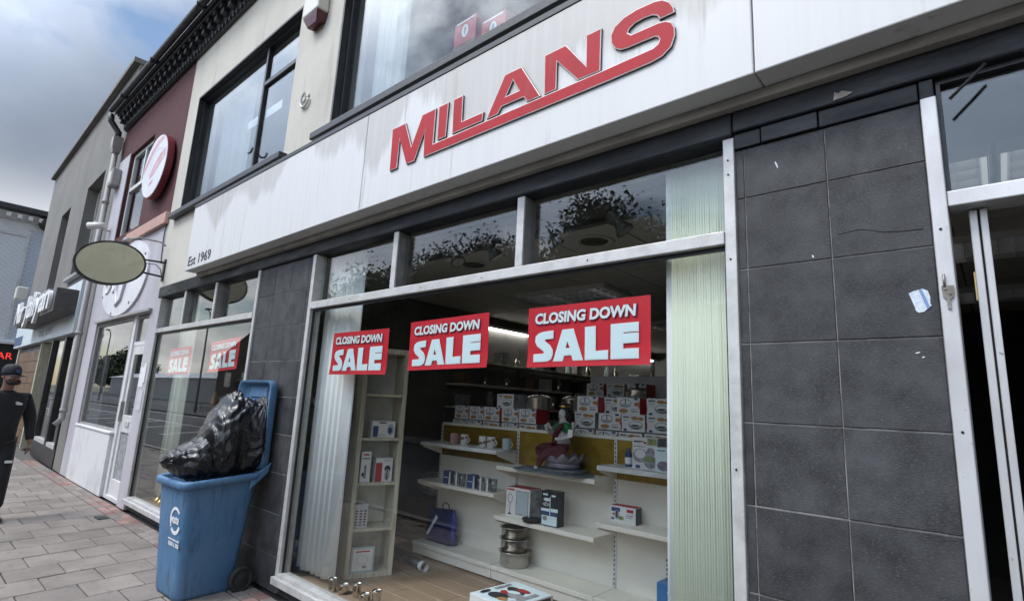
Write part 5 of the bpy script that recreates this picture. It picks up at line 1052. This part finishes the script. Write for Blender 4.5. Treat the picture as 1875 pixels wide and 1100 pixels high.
# brown carton with crumpled wrapping
o = MB().box(-5.45, -4.66, 1.95, 2.5, FZ, .52).build('brown_carton', 'card', bevel=.006); tag(o, 'brown cardboard carton on the floor behind the bookcase', 'carton')
a = MB(); bmx = bmesh.new(); bmesh.ops.create_icosphere(bmx, subdivisions=4, radius=1)
vs = [];
for v in bmx.verts:
    d = v.co.normalized(); r_ = 1 + .35 * abs(noise.noise(d * 3.1)) + .22 * abs(noise.noise(d * 8)); vs.append((-5.02 + d.x * .36 * r_, 2.2 + d.y * .24 * r_, .66 + d.z * .13 * r_))
a.add(vs, [tuple(q.index for q in f_.verts) for f_ in bmx.faces], 0, False); bmx.free(); tag(a.build('crumpled_wrapping', 'wrap'), 'crumpled pale plastic wrapping heaped on the brown carton', 'wrapping')
# wall shelving along the party wall with dim goods
ws = thing('wall_shelving', 'dim wall shelving along the side wall at the back of the shop', 'shelving', (-5.5, 5.6, FZ))
for z_ in (.45, .85, 1.25, 1.58, 1.885, 2.2): MB().box(-5.735, -5.36, 2.7, 8.7, z_ - .025, z_).build('shelf', 'gondola', ws, bevel=.003)
for y_ in (2.7, 4.2, 5.7, 7.2, 8.68): MB().box(-5.738, -5.70, y_, y_ + .03, FZ, 2.5).build('post', 'inwall', ws)
rr = random.Random(31)
SHN = {1.25: 'lowest', 1.58: 'second lowest', 1.885: 'second highest', 2.2: 'highest'}
gm = [MB().box(-.08, .08, -.07, .07, 0, .16).mesh('shelf_good', m_) for m_ in ('boxgrey', 'faded', 'card', 'boxblack')] + [MB().lathe([(.05, 0), (.055, .01), (.055, .12), (.03, .15), (.03, .18)], (0, 0, 0), 14).mesh('shelf_good', m_) for m_ in ('boxgrey', 'mugblue', 'steel')]
for z_ in (1.25, 1.58, 1.885, 2.2):
    y_ = 2.85; kk = 0
    while y_ < 8.5:
        o = bpy.data.objects.new('shelf_good', rr.choice(gm)); col.objects.link(o); o.location = (-5.52 + rr.uniform(-.05, .05), y_, z_ + .0005); o.rotation_euler = (0, 0, rr.uniform(-.3, .3)); o.scale = (1, 1, rr.uniform(.7, 1.35))
        tag(o, '%s article from the window on the %s dim wall shelf' % (ORD[kk], SHN[z_]), 'goods', 'dim goods on the wall shelving'); kk += 1; y_ += rr.uniform(.22, .6)
rg = thing('rear_gondola', 'grey slotted rear shelving panel behind the right box stack', 'shelving', (-3.0, 3.0, FZ))
MB().box(-3.55, -2.55, 3.0, 3.03, FZ, 2.0).build('back_panel', 'faded', rg); MB().box(-2.54, -2.50, 2.98, 3.03, FZ, 2.02).build('post', 'gondola', rg); MB().box(-3.55, -2.55, 2.7, 2.995, 1.60, 1.63).build('shelf', 'gondola', rg)
# smaller window display
tb = thing('display_stand', 'dark display stand inside the smaller window', 'stand', (-8.1, .95, FZ))
MB().box(-8.55, -7.6, .65, 1.25, 1.36, 1.40).build('top', 'card', tb)
for xx in (-8.5, -7.65):
    for yy in (.7, 1.2): MB().box(xx - .025, xx + .025, yy - .025, yy + .025, FZ, 1.36).build('leg', 'card', tb)
ka = thing('karahi', 'dark steel karahi bowl on the stand in the smaller window', 'bowl', (-8.2, .9, 1.4005)); MB().lathe([(.06, 0), (.12, .02), (.19, .09), (.20, .12), (.19, .12), (.11, .03)], (0, 0, 0), 28).build('bowl', 'steel', ka, local=True); MB().lathe([(.20, .122), (.14, .17), (.04, .2)], (0, 0, 0), 28).build('lid', 'fitting', ka, local=True)
yb_ = thing('yellow_bottle', 'yellow bottle hanging below the karahi bowl in the smaller window', 'bottle', (-8.35, .72, 1.4005)); MB().lathe([(.04, 0), (.045, .01), (.045, .12), (.02, .17), (.02, .2)], (0, 0, 0), 16).build('body', 'boxorange', yb_, local=True)
yb_['label'] = 'yellow bottle beside the karahi bowl in the smaller window'
for k, (xx, yy, s_, lb) in enumerate(((-8.62, .30, 1.0, 'tallest brass lamp on the floor of the smaller window'), (-8.40, .26, .75, 'small brass lamp in the middle of the smaller window floor'), (-8.18, .32, .85, 'brass lamp nearest the blue bin in the smaller window'))):
    o = MB().lathe([(.07 * s_, 0), (.075 * s_, .012), (.03 * s_, .03), (.014 * s_, .06), (.022 * s_, .11), (.012 * s_, .14), (.012 * s_, .24), (.03 * s_, .26), (.055 * s_, .285), (.05 * s_, .29), (.01 * s_, .27), (.008 * s_, .34 * s_)], (xx, yy, FZ), 24).build('brass_lamp', 'brass'); tag(o, lb, 'lamp', 'brass lamps in the smaller window')
# red gift boxes upstairs
ub = printed_box((.25, .2, .22), [(1, [ell(.5, .52, .15, .26)]), (2, [ell(.5, .52, .06, .18)]), (1, rect(.1, .9, .9, .96))], ['boxred', 'boxwhite', 'boxgrey']); ub2 = printed_box((.25, .2, .2), [(1, [[(.5, .3), (.6, .8), (.66, .8), (.56, .3)]])], ['card', 'boxwhite'])
MB().box(-4.5, -.7, .17, .75, 4.22, 4.255).build('window_shelf', 'upwall', shop)
carton(ub, (-3.11, .2, 4.456), 'red printed box stacked on a tan box in the upper window', 0, 'gift_box', 'box', 'boxes in the upper window'); carton(ub2, (-3.11, .19, 4.2555), 'tan box under the red printed box in the upper window', 0, 'tan_box', 'box', 'boxes in the upper window')
carton(ub, (-2.79, .2, 4.33), 'red printed box nearer the letter S in the upper window', 0, 'gift_box', 'box', 'boxes in the upper window'); o = MB().box(-2.8, -2.53, .19, .41, 4.2555, 4.329).build('tan_box', 'card'); tag(o, 'flat tan box under the red box nearer the letter S', 'box', 'boxes in the upper window')
# ================================================================== BIN, BAGS, PASSER-BY
bi = thing('wheelie_bin', 'blue wheeled rubbish bin with its lid open against the slate tiles', 'bin', (-5.2, -.38, -.02), R(2))
def rr_loop(hx, hy, z, r, cx=0, cy_=0, n=5):
    pts = []
    for sx_, sy_, a0 in ((1, 1, 0), (-1, 1, 90), (-1, -1, 180), (1, -1, 270)):
        for k in range(n): a_ = R(a0 + 90 * k / (n - 1)); pts.append((cx + sx_ * (hx - r) + r * math.cos(a_), cy_ + sy_ * (hy - r) + r * math.sin(a_), z))
    return pts
def tilt_z(l, k): return [(x_, y_, z_ + k * y_) for x_, y_, z_ in l]
b = MB(); lp = [rr_loop(.225, .215, .0, .06, 0, -.02), rr_loop(.232, .225, .03, .06, 0, -.02)]
for t_ in (.2, .4, .6, .8, 1.0): lp.append(rr_loop(.232 + .053 * t_, .225 + .065 * t_, .03 + .84 * t_, .06, 0, -.02))
lp.append(tilt_z(rr_loop(.286, .291, .90, .06, 0, -.02), .06)); inner = [tilt_z(rr_loop(.272, .277, .90, .05, 0, -.02), .06), rr_loop(.22, .21, .1, .05, 0, -.02)]
b.loft(lp + inner, 0, True, True); b.build('body', 'binblue', bi, local=True)
rim = MB(); o_ = [tilt_z(rr_loop(.305, .31, .875, .07, 0, -.02), .085), tilt_z(rr_loop(.318, .322, .885, .07, 0, -.02), .085), tilt_z(rr_loop(.322, .326, .925, .07, 0, -.02), .085), tilt_z(rr_loop(.305, .31, .94, .065, 0, -.02), .085), tilt_z(rr_loop(.275, .28, .93, .05, 0, -.02), .085), tilt_z(rr_loop(.275, .28, .875, .05, 0, -.02), .085)]
rim.loft(o_ + [o_[0]], 0, False, False); rim.build('rim', 'binblue', bi, local=True)
for x_ in (-.2, -.1, 0, .1, .2): MB().loft([[(x_ - .006, -.315, .86), (x_ + .006, -.315, .86), (x_ + .006, -.25, .86), (x_ - .006, -.25, .86)], [(x_ - .006, -.27, .78), (x_ + .006, -.27, .78), (x_ + .006, -.25, .78), (x_ - .006, -.25, .78)]], 0, sm=False).build('rib', 'binblue', bi, local=True)
ld = MB(); LY = .335
def lid_loop(hx, z0, z1, y_, r): 
    cz = (z0 + z1) / 2; return [(p[0], y_, cz + p[1]) for p in rr_loop(hx, (z1 - z0) / 2, 0, r)]
ld.loft([lid_loop(.318, .98, 1.75, LY - .075, .07), lid_loop(.322, .976, 1.755, LY - .02, .075), lid_loop(.30, .99, 1.74, LY, .07), ], 0, False, True)
ld.loft([lid_loop(.318, .98, 1.75, LY - .075, .07), lid_loop(.298, 1.0, 1.73, LY - .075, .06), lid_loop(.288, 1.01, 1.72, LY - .018, .06)], 0, False, True)
lo_ = ld.build('lid', 'binblue', bi, local=True)
MB().box(-.16, .16, LY - .028, LY - .0185, 1.60, 1.68).build('lid_panel', 'binblue', lo_, local=True, bevel=.006)
for x_ in (-.06, .0, .06): MB().box(x_ - .008, x_ + .008, LY - .03, LY - .0186, 1.40, 1.58).build('lid_rib', 'binblue', lo_, local=True)
hd = MB(); hd.tube([(-.25, .33, .955), (.25, .33, .955)], .017, 10)
for x_ in (-.24, -.08, .08, .24): hd.loft([[(x_ - .012, .25, .90), (x_ + .012, .25, .90), (x_ + .012, .25, .965), (x_ - .012, .25, .965)], [(x_ - .012, .345, .935), (x_ + .012, .345, .935), (x_ + .012, .345, .975), (x_ - .012, .345, .975)]], 0, sm=False)
hd.build('handle', 'binblue', bi, local=True)
sd = MB(); sd.loft([[(.29, .19, .80), (.315, .19, .82), (.315, .20, .93), (.29, .20, .93)], [(.29, .335, .95), (.315, .335, .95), (.315, .36, 1.04), (.29, .36, 1.04)]], 0, sm=False); sd.build('hinge_arm', 'binblue', bi, local=True, bevel=.008)
MB().cyl((-.3, .225, .1), (.3, .225, .1), .014, n=10).build('axle', 'rust', bi, local=True)
for s_ in (-1, 1):
    wv = MB(); cx_ = s_ * .295
    prof = [(.02, -.028), (.085, -.028), (.1, -.018), (.102, 0), (.1, .018), (.085, .028), (.075, .02), (.055, .018), (.03, .03), (.012, .032)]
    wv.loft([[(cx_ + s_ * q, .225 + r_ * math.cos(2 * math.pi * k / 28), .102 + r_ * math.sin(2 * math.pi * k / 28)) for k in range(28)] for r_, q in prof], 0, True, True); wv.build('wheel', 'rubber', bi, local=True)
# white logo on the front face: arcs, word and two lines of small print
tfx = Matrix.Translation((0, 0, 0))
def on_front(u, v, d): return (u, -.245 - .0774 * (v - .03) * 1.0 - .0035 - d, v)
MB().prism([arcband(.13, .60, .082, .105, 40, 215)], on_front, .001).build('logo', 'paper', bi, local=True); MB().prism([arcband(.13, .60, .080, .110, 225, 335)], on_front, .001).build('logo', 'paper', bi, local=True)
tl_ = math.atan(.0774)
for body, wd_, ht_, u_, v_ in (('waste', .17, .062, .035, .575), ('www.waste.co.uk', .22, .02, .02, .445), ('0300 6 300', .21, .034, .025, .40)):
    me = fit_text(text_mesh(body, .06, .0005, .0015, mat='paper'), wd_, ht_); o = bpy.data.objects.new('lettering', me); col.objects.link(o); o.parent = bi; o.location = on_front(u_, v_, .002); o.rotation_euler = (R(90) + tl_, 0, 0)

def sack(name, label, secs, seed, cx, amp, knots):
    """black sack lofted along y from (y, z_low, z_high, half width, x shift) with pulled creases"""
    NR, NA = 120, 130; loops = []
    F1 = Vector((.25, .62, .74)).normalized(); F2 = Vector((-.3, .85, .2)).normalized(); F3 = Vector((.5, -.2, .8)).normalized()
    ys = [s_[0] for s_ in secs]
    def samp(y):
        for i in range(len(secs) - 1):
            if ys[i] <= y <= ys[i + 1]:
                t_ = (y - ys[i]) / (ys[i + 1] - ys[i]); t_ = t_ * t_ * (3 - 2 * t_); return [secs[i][j] + (secs[i + 1][j] - secs[i][j]) * t_ for j in range(5)]
        return list(secs[-1])
    for i in range(NR + 1):
        y = ys[0] + (ys[-1] - ys[0]) * (.5 - .5 * math.cos(math.pi * i / NR)); _, zl, zh, hw, sx_ = samp(y); row_ = []
        for k in range(NA):
            a_ = 2 * math.pi * k / NA; c_, s_ = math.cos(a_), math.sin(a_)
            x = cx + sx_ + math.copysign(abs(c_) ** .85, c_) * hw; z = (zl + zh) / 2 + math.copysign(abs(s_) ** .85, s_) * (zh - zl) / 2
            p = Vector((x, y, z)); n_ = Vector((c_, .15, s_))
            w1 = noise.noise(Vector((p.x * 3.0 + seed, p.y * 4.0, p.z * 3.0)))
            disp = amp * 2.3 * w1
            w2 = noise.noise(Vector((p.x * 4.2, p.y * 4.2 + seed, p.z * 4.2)))
            for (kx_, ky_, kz_), ph, am_ in (((1.5, 5.2, -4.6), .3, 1.0), ((-2.6, 3.0, -6.2), 1.9, .8), ((5.0, -3.4, -2.0), 3.1, .65), ((2.2, 9.0, 5.5), 4.4, .35), ((-6.0, 7.5, -9.5), 5.2, .30)):
                u_ = (p.x * kx_ + p.y * ky_ + p.z * kz_) * 1.15 + ph + seed + 1.5 * w1 + 1.1 * w2; fr_ = u_ - math.floor(u_)
                msk = max(0, min(1, .5 + 1.5 * noise.noise(p * 3.0 + Vector((ph, seed, am_)))))
                disp += amp * am_ * msk * (abs(fr_ - .5) * 2 - .5) * 1.5
            for kx, ky, kz, kw in knots:
                d = p - Vector((kx, ky, kz)); r_ = d.length + 1e-4; nv = noise.noise(d / r_ * 6.0 + Vector((seed, 0, r_ * 1.5))); disp += amp * kw * math.exp(-r_ / .16) * (math.exp(-25 * nv * nv) - .3)
            fade = min(1, 6 * (zh - zl), (i / NR) * 9, (1 - i / NR) * 9)
            p += n_ * fade * disp; row_.append(p)
        loops.append(row_)
    a = MB(); a.loft(loops, 0, True, True); o = a.build(name, 'bag'); return tag(o, label, 'rubbish bag', 'black rubbish bags in the bin')
sack('rubbish_bag', 'big shiny black rubbish bag leaning against the open bin lid', [(-.56, .98, 1.16, .10, 0), (-.50, .92, 1.33, .21, 0), (-.445, .88, 1.47, .245, 0), (-.36, .86, 1.585, .255, -.01), (-.30, .86, 1.60, .25, -.02), (-.235, .86, 1.555, .25, -.01), (-.175, .88, 1.525, .245, .02), (-.13, .9, 1.53, .23, .05), (-.105, .93, 1.57, .18, .09), (-.085, 1.1, 1.575, .07, .12)], 3.7, -5.14, .017, [(-5.10, -.31, 1.66, 1.6), (-4.98, -.08, 1.62, 1.8), (-5.05, -.52, 1.02, 1.5)])
sack('rubbish_bag', 'smaller flattened black rubbish bag with pointed corner at the bin front', [(-.80, 1.015, 1.03, .012, -.06), (-.76, .97, 1.085, .09, -.04), (-.68, .91, 1.135, .19, -.01), (-.60, .88, 1.18, .235, 0), (-.52, .86, 1.225, .25, 0), (-.45, .86, 1.21, .24, 0), (-.38, .9, 1.1, .2, 0)], 8.2, -5.16, .013, [(-5.2, -.83, 1.02, 1.8), (-5.1, -.42, 1.25, 1.6)])

# passer-by
PX, PY = -9.35, -1.375
pe = thing('person', 'bearded passer-by in black cap and black tracksuit walking along the pavement', 'person', (PX, PY, gz(PY) + .0), R(4))
pe.scale = (1.03, 1.03, 1.03)
skin('body', [(0, 0, .95, .07, .08), (0, 0, 1.15, .08, .09), (.01, 0, 1.36, .08, .10), (.01, 0, 1.46, .055, .06), (.02, 0, 1.53, .058), (.035, .01, 1.60, .072, .066), (.03, .012, 1.68, .094, .078), (.02, .012, 1.745, .078, .066),
   (0, .19, 1.42, .042), (-.03, .28, 1.18, .038), (.05, .305, .93, .030), (.065, .308, .86, .036, .022), (0, -.19, 1.42, .042), (.02, -.28, 1.18, .038), (-.03, -.30, .93, .030), (-.03, -.302, .86, .036, .022),
   (.02, .10, .84, .06), (.12, .105, .5, .045), (.16, .11, .09, .042), (.26, .115, .04, .04), (.02, -.10, .84, .06), (-.04, -.105, .5, .045), (-.18, -.11, .09, .042), (-.10, -.115, .05, .04),
   (.12, .018, 1.655, .016), (.128, .02, 1.638, .019)],
   [(0, 1), (1, 2), (2, 3), (3, 4), (4, 5), (5, 6), (6, 7), (2, 8), (8, 9), (9, 10), (10, 11), (2, 12), (12, 13), (13, 14), (14, 15), (0, 16), (16, 17), (17, 18), (18, 19), (0, 20), (20, 21), (21, 22), (22, 23), (6, 24), (24, 25)], 'skin', pe)
for side, (hx_, hy_) in ((1, (.065, .308)), (-1, (-.03, -.302))):
    for k, (dx_, ln) in enumerate(((.024, .078), (.008, .086), (-.008, .082), (-.022, .066))):
        f0 = (hx_ + dx_, hy_ + side * .002, .83); skin('finger', [(*f0, .010), (hx_ + dx_ * 1.2 + .008, hy_ - side * .006, .83 - ln * .5, .0095), (hx_ + dx_ * 1.2 + .006, hy_ - side * .022, .83 - ln, .008)], [(0, 1), (1, 2)], 'skin', pe, 1)
    skin('thumb', [(hx_ + .02, hy_ - side * .004, .875, .012), (hx_ + .05, hy_ - side * .018, .845, .0105), (hx_ + .055, hy_ - side * .028, .81, .009)], [(0, 1), (1, 2)], 'skin', pe, 1)
skin('jacket', [(0, 0, .80, .16, .19), (0, 0, .92, .16, .195), (0, 0, 1.2, .15, .195), (.01, 0, 1.38, .13, .205), (.01, 0, 1.475, .085, .10), (.015, 0, 1.525, .075, .075), (0, .20, 1.42, .082), (-.03, .285, 1.18, .072), (.055, .308, .895, .046), (0, -.20, 1.42, .082), (.02, -.285, 1.18, .072), (-.03, -.305, .895, .046)],
   [(0, 1), (1, 2), (2, 3), (3, 4), (4, 5), (3, 6), (6, 7), (7, 8), (3, 9), (9, 10), (10, 11)], 'blackcloth', pe)
skin('trousers', [(0, 0, .98, .12, .15), (.02, .10, .84, .115), (.12, .105, .5, .082), (.15, .11, .13, .062), (.02, -.10, .84, .115), (-.04, -.105, .5, .082), (-.17, -.11, .13, .062)], [(0, 1), (1, 2), (2, 3), (0, 4), (4, 5), (5, 6)], 'blackcloth', pe)
for (ax_, ay_, az_, rt) in ((-.17, -.112, .06, .5), (.155, .112, .03, -.1)):
    rm = Matrix.Rotation(rt, 3, 'Y'); s_ = MB(); lpz = []
    for u_, hw, ht in ((-.075, .03, .045), (-.06, .042, .085), (.0, .044, .09), (.07, .046, .07), (.15, .048, .05), (.20, .036, .035), (.215, .015, .02)):
        lpz.append([tuple(Vector((ax_, ay_, az_ - .03 if az_ > .04 else 0)) + rm @ Vector((u_, hw * c_, max(0, ht * .5 + ht * .5 * s2)))) for c_, s2 in [(math.cos(2 * math.pi * k / 14), math.sin(2 * math.pi * k / 14)) for k in range(14)]])
    s_.loft(lpz, 0, True, True); s_.build('shoe', 'shoe', pe, local=True)
hr = Matrix.Rotation(R(22), 3, 'Z'); hc = Vector((.03, .012, 0))
def hp(x_, y_, z_): return hc + hr @ Vector((x_, y_, z_))
cp = MB(); lps = []
for z_, r_ in ((1.69, .100), (1.72, .102), (1.76, .099), (1.795, .082), (1.815, .052), (1.822, .012)):
    lps.append([tuple(hp(-.012 + r_ * 1.06 * math.cos(2 * math.pi * k / 24), r_ * .88 * math.sin(2 * math.pi * k / 24), z_)) for k in range(24)])
cp.loft(lps, 0, True, True); cpo = cp.build('cap', 'capcloth', pe, local=True)
vz = MB(); up_, lo2 = [], []
for k in range(13): a_ = R(-68 + 136 * k / 12); up_.append((.085 + .105 * math.cos(a_) ** .8, .088 * math.sin(a_)))
pl_ = [(.07, -.085)] + up_ + [(.07, .085)]
vz.prism([pl_], lambda u, v, d: tuple(hp(u, v, 1.694 + d - .018 * ((u - .07) / .12) - 1.6 * v * v)), .006); vz.build('visor', 'capcloth', cpo, local=True)
MB().prism([ell(0, 0, .026, .022, 16)], lambda u, v, d: tuple(hp(.099 + d - .25 * u * u / .1 * .1, u, 1.735 + v)), .003).build('cap_badge', 'boxblue', cpo, local=True)
skin('beard', [tuple(hp(.035, -.066, 1.635)) + (.022,), tuple(hp(.07, -.045, 1.585)) + (.028,), tuple(hp(.092, 0, 1.565)) + (.034,), tuple(hp(.07, .045, 1.585)) + (.028,), tuple(hp(.035, .066, 1.635)) + (.022,), tuple(hp(.105, 0, 1.615)) + (.013,)], [(0, 1), (1, 2), (2, 3), (3, 4), (2, 5)], 'hairdark', pe)
for s_ in (-1, 1):
    MB().lathe([(.001, -.007), (.009, -.003), (.009, .003), (.001, .007)], tuple(hp(.094, s_ * .034, 1.672)), 10).build('eye', 'paper', pe, local=True)
    MB().lathe([(.001, -.004), (.005, 0), (.001, .004)], tuple(hp(.101, s_ * .034, 1.672)), 8).build('pupil', 'boxblack', pe, local=True)
    skin('eyebrow', [tuple(hp(.097, s_ * .018, 1.69)) + (.006,), tuple(hp(.09, s_ * .05, 1.69)) + (.005,)], [(0, 1)], 'hairdark', pe, 1)
    skin('ear', [tuple(hp(.0, s_ * .085, 1.675)) + (.016,), tuple(hp(-.004, s_ * .09, 1.645)) + (.011,)], [(0, 1)], 'skin', pe, 1)
lg = MB(); 
for k in range(3): lg.prism([arcband(-.01, 0, .012 + .011 * k, .019 + .011 * k, 8, 88)], lambda u, v, d: (.158 + d, .095 + u * 1.6, 1.335 + v), .002)
lg.prism([rect(-.09, .0, -.015, .03)[0]], lambda u, v, d: (.158 + d, .155 + u * .7, 1.335 + v * .9), .002); lg.build('chest_logo', 'paper', pe, local=True)
MB().prism([rect(-.035, 0, .035, .03)[0]], lambda u, v, d: (.188 + d, .125 + u, .66 + v), .002).build('leg_logo', 'paper', pe, local=True)
#@@NEXT
# ================================================================== ACROSS THE STREET (seen in the glass; brick wall and terrace added)
def tree_mesh(seed, ht, rad, leafmat, nl, ls):
    rr = random.Random(seed); t = MB(); c = MB()
    t.tube([(0, 0, -.25), (.05, .02, ht * .18), (.02, .06, ht * .42), (.08, 0, ht * .8)], [.17, .13, .10, .03], 8)
    cl = []
    for k in range(46):
        a = rr.uniform(0, 2 * math.pi); e_ = rr.uniform(-.75, 1); q = rr.random() ** .5
        ctr = Vector((rad * q * math.cos(a) * math.sqrt(max(.1, 1 - .75 * e_ * e_)), rad * q * math.sin(a) * math.sqrt(max(.1, 1 - .75 * e_ * e_)), ht * .63 + e_ * ht * .35)); cl.append(ctr)
        if k % 2 == 0:
            b = Vector((.02, .03, ht * rr.uniform(.22, .5))); t.tube([b, b.lerp(ctr, .5) + Vector((0, 0, .15)), ctr], [.05, .03, .01], 6)
    for k in range(nl):
        ctr = rr.choice(cl); r_ = rad * .30
        p = ctr + Vector((rr.gauss(0, r_ * .55), rr.gauss(0, r_ * .55), rr.gauss(0, r_ * .5)))
        n_ = Vector((rr.gauss(0, 1), rr.gauss(0, 1), rr.gauss(.6, .8))).normalized(); u_ = n_.orthogonal().normalized(); u_ = Matrix.Rotation(rr.uniform(0, 6.28), 3, n_) @ u_; v_ = n_.cross(u_); s_ = ls * rr.uniform(.6, 1.3)
        c.add([p - u_ * s_, p - v_ * s_ * .45 + u_ * s_ * .1, p + u_ * s_, p + v_ * s_ * .45 + u_ * s_ * .1], [(0, 1, 2, 3)])
    return t.mesh('trunk', 'bark'), c.mesh('crown', leafmat)
def put_tree(ms, loc, rot, s, label, group):
    t = thing('street_tree', label, 'tree', loc, rot, group); t.scale = (s, s, s)
    for nme, me in zip(('trunk', 'crown'), ms): o = bpy.data.objects.new(nme, me); col.objects.link(o); o.parent = t
    return t
TA = tree_mesh(1, 7.0, 2.6, 'leaf', 38000, .082); TB = tree_mesh(2, 7.2, 2.7, 'leafdark', 38000, .082); TC = tree_mesh(9, 9, 4.5, 'leafdark', 7000, .35)
for i, (x_, y_, s_) in enumerate([(-10.4, -14.1, 1.20), (-16.6, -14.3, 1.16), (-21.8, -14.0, 1.18), (-27.4, -14.4, 1.0), (-33.0, -14.1, .92)]):
    put_tree((TA, TB)[i % 2], (x_, y_, -.13), i * 1.3, s_, '%s leafy street tree from the shop door mirrored in the display windows' % ORD[i], 'trees across the road')
for i in range(7):
    put_tree(TC, (-170 - i * 12 + (i % 3) * 7, -34 - i * 3.5, -.2), i * .9, .9 + .2 * (i % 3), '%s dark tree of the far row mirrored beyond the car park' % ORD[i], 'far trees beyond the car park')
def lamp_post(x, y, h_, label):
    t = thing('street_lamp', label, 'lamp', (x, y, -.13), 0, 'street lamps across the road')
    MB().tube([(x, y, -.13), (x, y, h_ * .4), (x, y, h_ - .6), (x + .12, y + .12, h_ - .15), (x + .6, y + .5, h_)], [.10, .08, .06, .05, .04], 8).build('pole', 'lamppost', t)
    MB().box(x + .5, x + 1.1, y + .35, y + .7, h_ - .05, h_ + .07).build('head', 'lamppost', t, bevel=.02)
lamp_post(-49, -14.5, 8.2, 'grey street lamp with curved arm mirrored in the smaller window'); lamp_post(-80, -14.5, 8.2, 'distant grey street lamp mirrored beside the sale poster')
hs = thing('dark_house', 'dark gabled house mirrored in the smaller display window', 'house', (-58, -26, -.2))
MB().box(-71, -50, -36, -24, -.2, 5.2).build('wall', 'housebrick', hs)
MB().loft([[(-71.4, -23.6, 5.2), (-49.6, -23.6, 5.2), (-60.0, -23.6, 9.2)], [(-71.4, -36.4, 5.2), (-49.6, -36.4, 5.2), (-60.0, -36.4, 9.2)]], 0, sm=False).build('roof', 'rooftile', hs)
for i in range(4): MB().box(-68.5 + i * 4.6, -66.9 + i * 4.6, -23.99, -23.9, 2.2, 3.9).build('window', 'glassdark', hs)
sh = thing('pale_shed', 'long pale clad warehouse mirrored beyond the car park', 'building', (-100, -34, -.2))
MB().box(-150, -70, -42, -31, -.2, 3.6).build('wall', 'shed', sh); MB().loft([[(-150.5, -30.5, 3.6), (-150.5, -42.5, 3.6), (-150.5, -36.5, 4.9)], [(-69.5, -30.5, 3.6), (-69.5, -42.5, 3.6), (-69.5, -36.5, 4.9)]], 0, sm=False).build('roof', 'shed', sh)
gw = thing('added_horizon_wall', 'added dark brick wall blocking the bright horizon behind the mirrored trees', 'wall', (-17, -17, -.2))  # unseen wall added to block the bright horizon from the window reflections
MB().box(-46, 14, -17.2, -16.9, -.2, 2.0).build('brickwork', 'housebrick', gw); MB().box(-46.1, 14.1, -17.3, -16.8, 2.0, 2.1).build('coping', 'kerb', gw)
for i, xx in enumerate((-40, -27, -14, -1)):  # unseen houses added so the glass mirrors dark walls, not sky
    t = thing('added_terrace_house', '%s added dark terraced house hiding sky behind the mirrored trees from the shop door' % ORD[3 - i], 'house', (xx, -29, -.2), 0, 'added terraced houses across the road')
    MB().box(xx - 6.2, xx + 6.2, -34, -25, -.2, 5.6).build('wall', 'housebrick', t)
    MB().loft([[(xx - 6.4, -24.6, 5.6), (xx - 6.4, -34.4, 5.6), (xx - 6.4, -29.5, 8.2)], [(xx + 6.4, -24.6, 5.6), (xx + 6.4, -34.4, 5.6), (xx + 6.4, -29.5, 8.2)]], 0, sm=False).build('roof', 'rooftile', t)
    for k in range(3): MB().box(xx - 4.6 + k * 3.6, xx - 3.2 + k * 3.6, -24.99, -24.9, 3.4, 4.9).build('window', 'glassdark', t)
